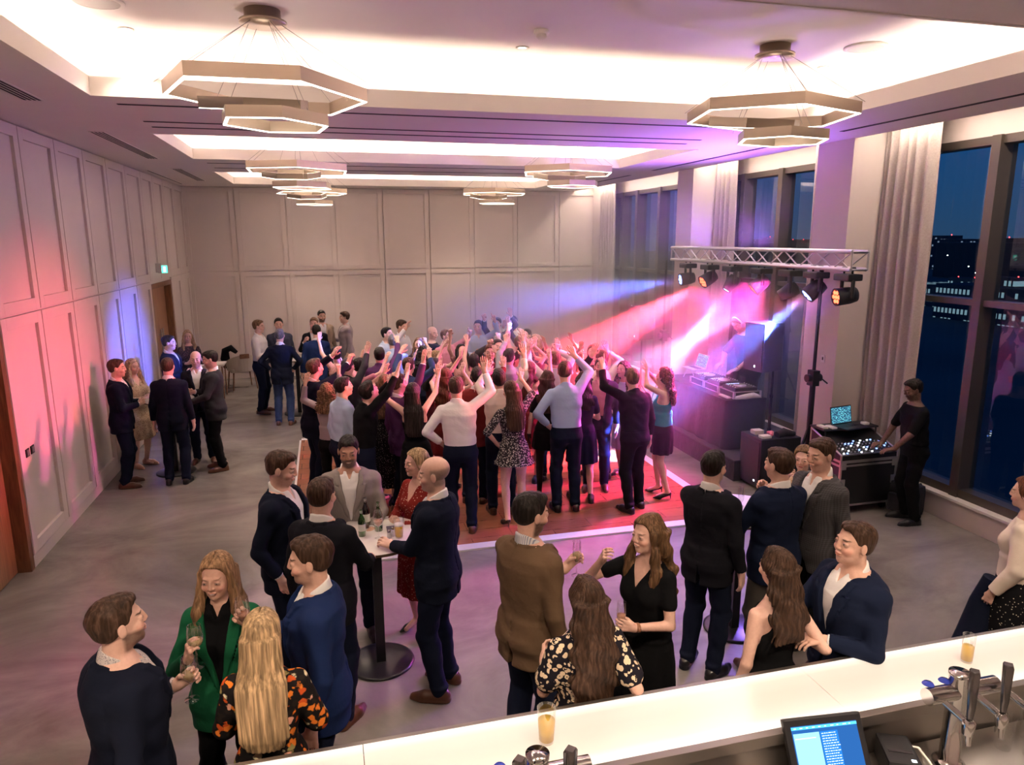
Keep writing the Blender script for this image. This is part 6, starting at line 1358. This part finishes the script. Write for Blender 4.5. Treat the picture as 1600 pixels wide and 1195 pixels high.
P_(2.03, 9.87, 1.66, 80, 'woman with a dark ponytail from behind in the centre left', sex='f', top='dress', topmat='black', legs='none', sleeve=0, style='pony', hair='dark', hairmat='hair_dark', R='up', L='up')
P_(2.48, 9.59, 1.76, 70, 'man in a silver-grey shirt from behind in the centre', top='shirt', topmat='silver', hair='dark', hairmat='hair_dark', R='up', L='upfist')
P_(2.81, 9.84, 1.70, 60, 'woman with big dark hair in a wine red dress, centre right', sex='f', top='dress', topmat='burg', legs='none', sleeve=0.2, style='curly', hair='dark', hairmat='hair_dark', hairlen=0.25, R='up', L='hold')
P_(2.56, 8.94, 1.68, 40, 'woman with auburn hair under the red light, centre right', sex='f', top='dress', topmat='maroon', legs='none', sleeve=0, style='wavy', hair='auburn', hairmat='hair_auburn', R='upbent', L='up')
P_(2.92, 9.11, 1.78, 88, 'man in a white shirt from behind, washed pink by the light', top='shirt', topmat='white', R='up', L='upbent', hair='light', hairmat='hair_light')
P_(3.69, 10.31, 1.68, 215, 'woman in lilac with both arms high facing left, right of centre', sex='f', top='dress', topmat='pink', legs='none', sleeve=0, style='curly', hair='light', hairmat='hair_light', R='up', L='up')
P_(3.52, 10.68, 1.66, 225, 'woman in a purple dress with one arm up behind the pale pink shirt', sex='f', top='dress', topmat='purple', legs='none', sleeve=0.2, style='long', hair='brown', hairmat='hair_brown', R='up', L='down')
P_(3.53, 8.89, 1.80, 95, 'man with auburn hair in a pink-lit shirt from behind near the stage', top='shirt', topmat='cream', hair='auburn', hairmat='hair_auburn', R='up', L='hold')
P_(3.88, 9.96, 1.70, 230, 'woman with dark hair raising one thin arm near the stage side', sex='f', top='dress', topmat='black', legs='none', sleeve=0, style='updo', hair='dark', hairmat='hair_dark', R='up', L='down')
P_(1.71, 8.41, 1.74, 60, 'man in a dark red jacket half hidden in front of the white shirt', topmat='maroon', R='upbent', L='down', hair='dark', hairmat='hair_dark')
P_(1.41, 8.92, 1.64, 60, 'woman with red-brown hair and bare arms left of the white-shirted man', sex='f', top='dress', topmat='maroon', legs='none', sleeve=0, style='wavy', hair='auburn', hairmat='hair_auburn', R='up', L='up')
P_(0.81, 8.29, 1.72, 30, 'man in a purple jacket hidden between the two women in long dresses', topmat='purple', R='up', L='down', hair='brown')
P_(3.02, 8.11, 1.66, 80, 'woman in a dark dress hidden beyond the tall man in light blue', sex='f', top='dress', topmat='navy2', legs='none', sleeve=0.3, style='wavy', hair='dark', hairmat='hair_dark', R='clasp', L='upbent')
def norm_spec(i, row):
    x, y, h, face, label, k = row; k = dict(k); k['seed'] = k.get('seed', i)
    if isinstance(k.get('hair'), str): k['hair'] = HAIR[k['hair']]
    if isinstance(k.get('beardcol'), str): k['beardcol'] = HAIR[k['beardcol']]
    k['skin'] = SKIN[k.get('skin', i % 2)]
    if 'lod' not in k: k['lod'] = 1 if y < 9.6 else 2
    rj = random.Random(i*13+5)
    if 7.0 < y < 13.5 and -.8 < x < 5:
        for sd in 'RL':
            if k.get(sd) in ('up', 'upfist', 'uppoint', 'upbent'):
                W_, po, hd, pn, cu = POSES[k[sd]]; up_ = k[sd] != 'upbent'
                k[sd] = ((W_[0]+rj.uniform(-.16, .14), W_[1]+rj.uniform(-.05, .22), W_[2]-(rj.uniform(.0, .30) if up_ else rj.uniform(-.1, .1))), (1, rj.uniform(-.4, .4), rj.uniform(-1, .3)), (hd[0]+rj.uniform(-.3, .3), hd[1]+rj.uniform(-.1, .4), hd[2]), pn, cu if cu != .2 else rj.choice([.12, .25, .5]))
        k.setdefault('yaw', rj.uniform(-22, 22)); k.setdefault('pitch', rj.uniform(-8, 14)); k.setdefault('step', rj.uniform(-.07, .07)); k.setdefault('lean', (rj.uniform(-.04, .04), rj.uniform(-.02, .06)))
    if k.get('legs') == 'trousers_t': k['legs'] = 'none'
    if k.get('sex') == 'f' and 'shoemat' not in k: k['shoemat'] = 'blackshoe'
    if 'shoemat' not in k: k['shoemat'] = 'brownshoe' if i % 3 else 'blackshoe'
    return k
SPECS = [norm_spec(i, r) for i, r in enumerate(PEOPLE)]
with ThreadPoolExecutor(4) as ex: RES = list(ex.map(make_person, SPECS))
HELD = []
for (x, y, h, face, label, k0), k, (parts, grips, A_) in zip(PEOPLE, SPECS, RES):
    crowd = 7.0 < y < 13.5 and -.8 < x < 5
    e = empty('person', (x, y, k.get('z', .02 if (DF[0] < x < DF[2] and DF[1] < y < DF[3]) else 0)), math.radians(face-90), label, 'person', 'dancing crowd' if crowd else None)
    s_ = h/1.785*k.get('scale', 1); e.scale = (s_, s_, s_)
    for nm, V, Q, C, key, pk in parts:
        o = np_mesh(nm, V, Q, M[key], e, C)
        if nm == 'body' and k.get('tights'): 
            o.data.materials.append(M['tightsmat']); z = V[Q].mean(1)[:, 2]; o.data.polygons.foreach_set('material_index', (z < .9).astype(np.int32))
    W = Matrix.Translation(e.location) @ Matrix.Rotation(math.radians(face-90), 4, 'Z') @ Matrix.Scale(s_, 4)
    if k.get('held'):
        sd, kind, liq, hl = k['held']; g = W @ Vector(grips[1 if sd == 'R' else -1]); HELD.append((g, kind, liq, hl))
    hp = Vector((0, .012, 1.655))
    if k.get('cap'):
        mb = MB(); mb.lathe([(.092, .03), (.095, .05), (.090, .085), (.065, .115), (.0, .128)], (0, -.012, 1.66), 24); mb.box((-.06, .06, 1.695), (.06, .15, 1.702), bev=.003); mb.build('cap', M['black'], e)
    if k.get('headphones'):
        Rm = Matrix.Translation((0, .012+.16*1.45, 1.62)) @ Matrix.Rotation(math.radians(-38), 4, 'X'); mb = MB(); mb.tube([(.095*math.cos(a), -.01, .02+.115*math.sin(a)) for a in [PI*i/12 for i in range(13)]], .010, 8, M=Rm)
        for q in (-1, 1): mb.tube([(q*.085, -.01, 0), (q*.112, -.01, 0)], .036, 14, M=Rm)
        mb.build('headphones', m_silver, e)
LQ = dict(m_wine=m_wine, m_rose=m_rose, m_whisky=m_whisky, m_brownb=m_brownb)
for g, kind, liq, hl in HELD:
    off_ = {'wine_glass': -.115, 'champagne_flute': -.10, 'tumbler': -.04, 'bottle': -.08}[kind]
    if kind == 'bottle': bottle((g.x, g.y, g.z+off_), LQ[liq], hl)
    else: glass(kind, (g.x, g.y, g.z+off_), LQ[liq], hl, 'drinks held in hands', s=1.05)
# coat carried at the right edge
mb = MB(); mb.tube([(4.42, 3.62, .95), (4.40, 3.66, .75), (4.36, 3.66, .50), (4.33, 3.66, .34)], [.05, .07, .10, .12], 12); tag(mb.build('coat', M['navytr']), 'dark coat hanging from the arm of the woman at the right edge', 'coat')
# black coat over the side table by the back wall
mb = MB(); mb.tube([(-2.20, 16.72, .50), (-2.24, 16.70, .70), (-2.22, 16.68, .88), (-2.10, 16.64, .94), (-1.98, 16.60, .84)], [.09, .10, .08, .07, .04], 12); tag(mb.build('coat', M['black']), 'black coat draped over the pale low chair by the back wall', 'coat')
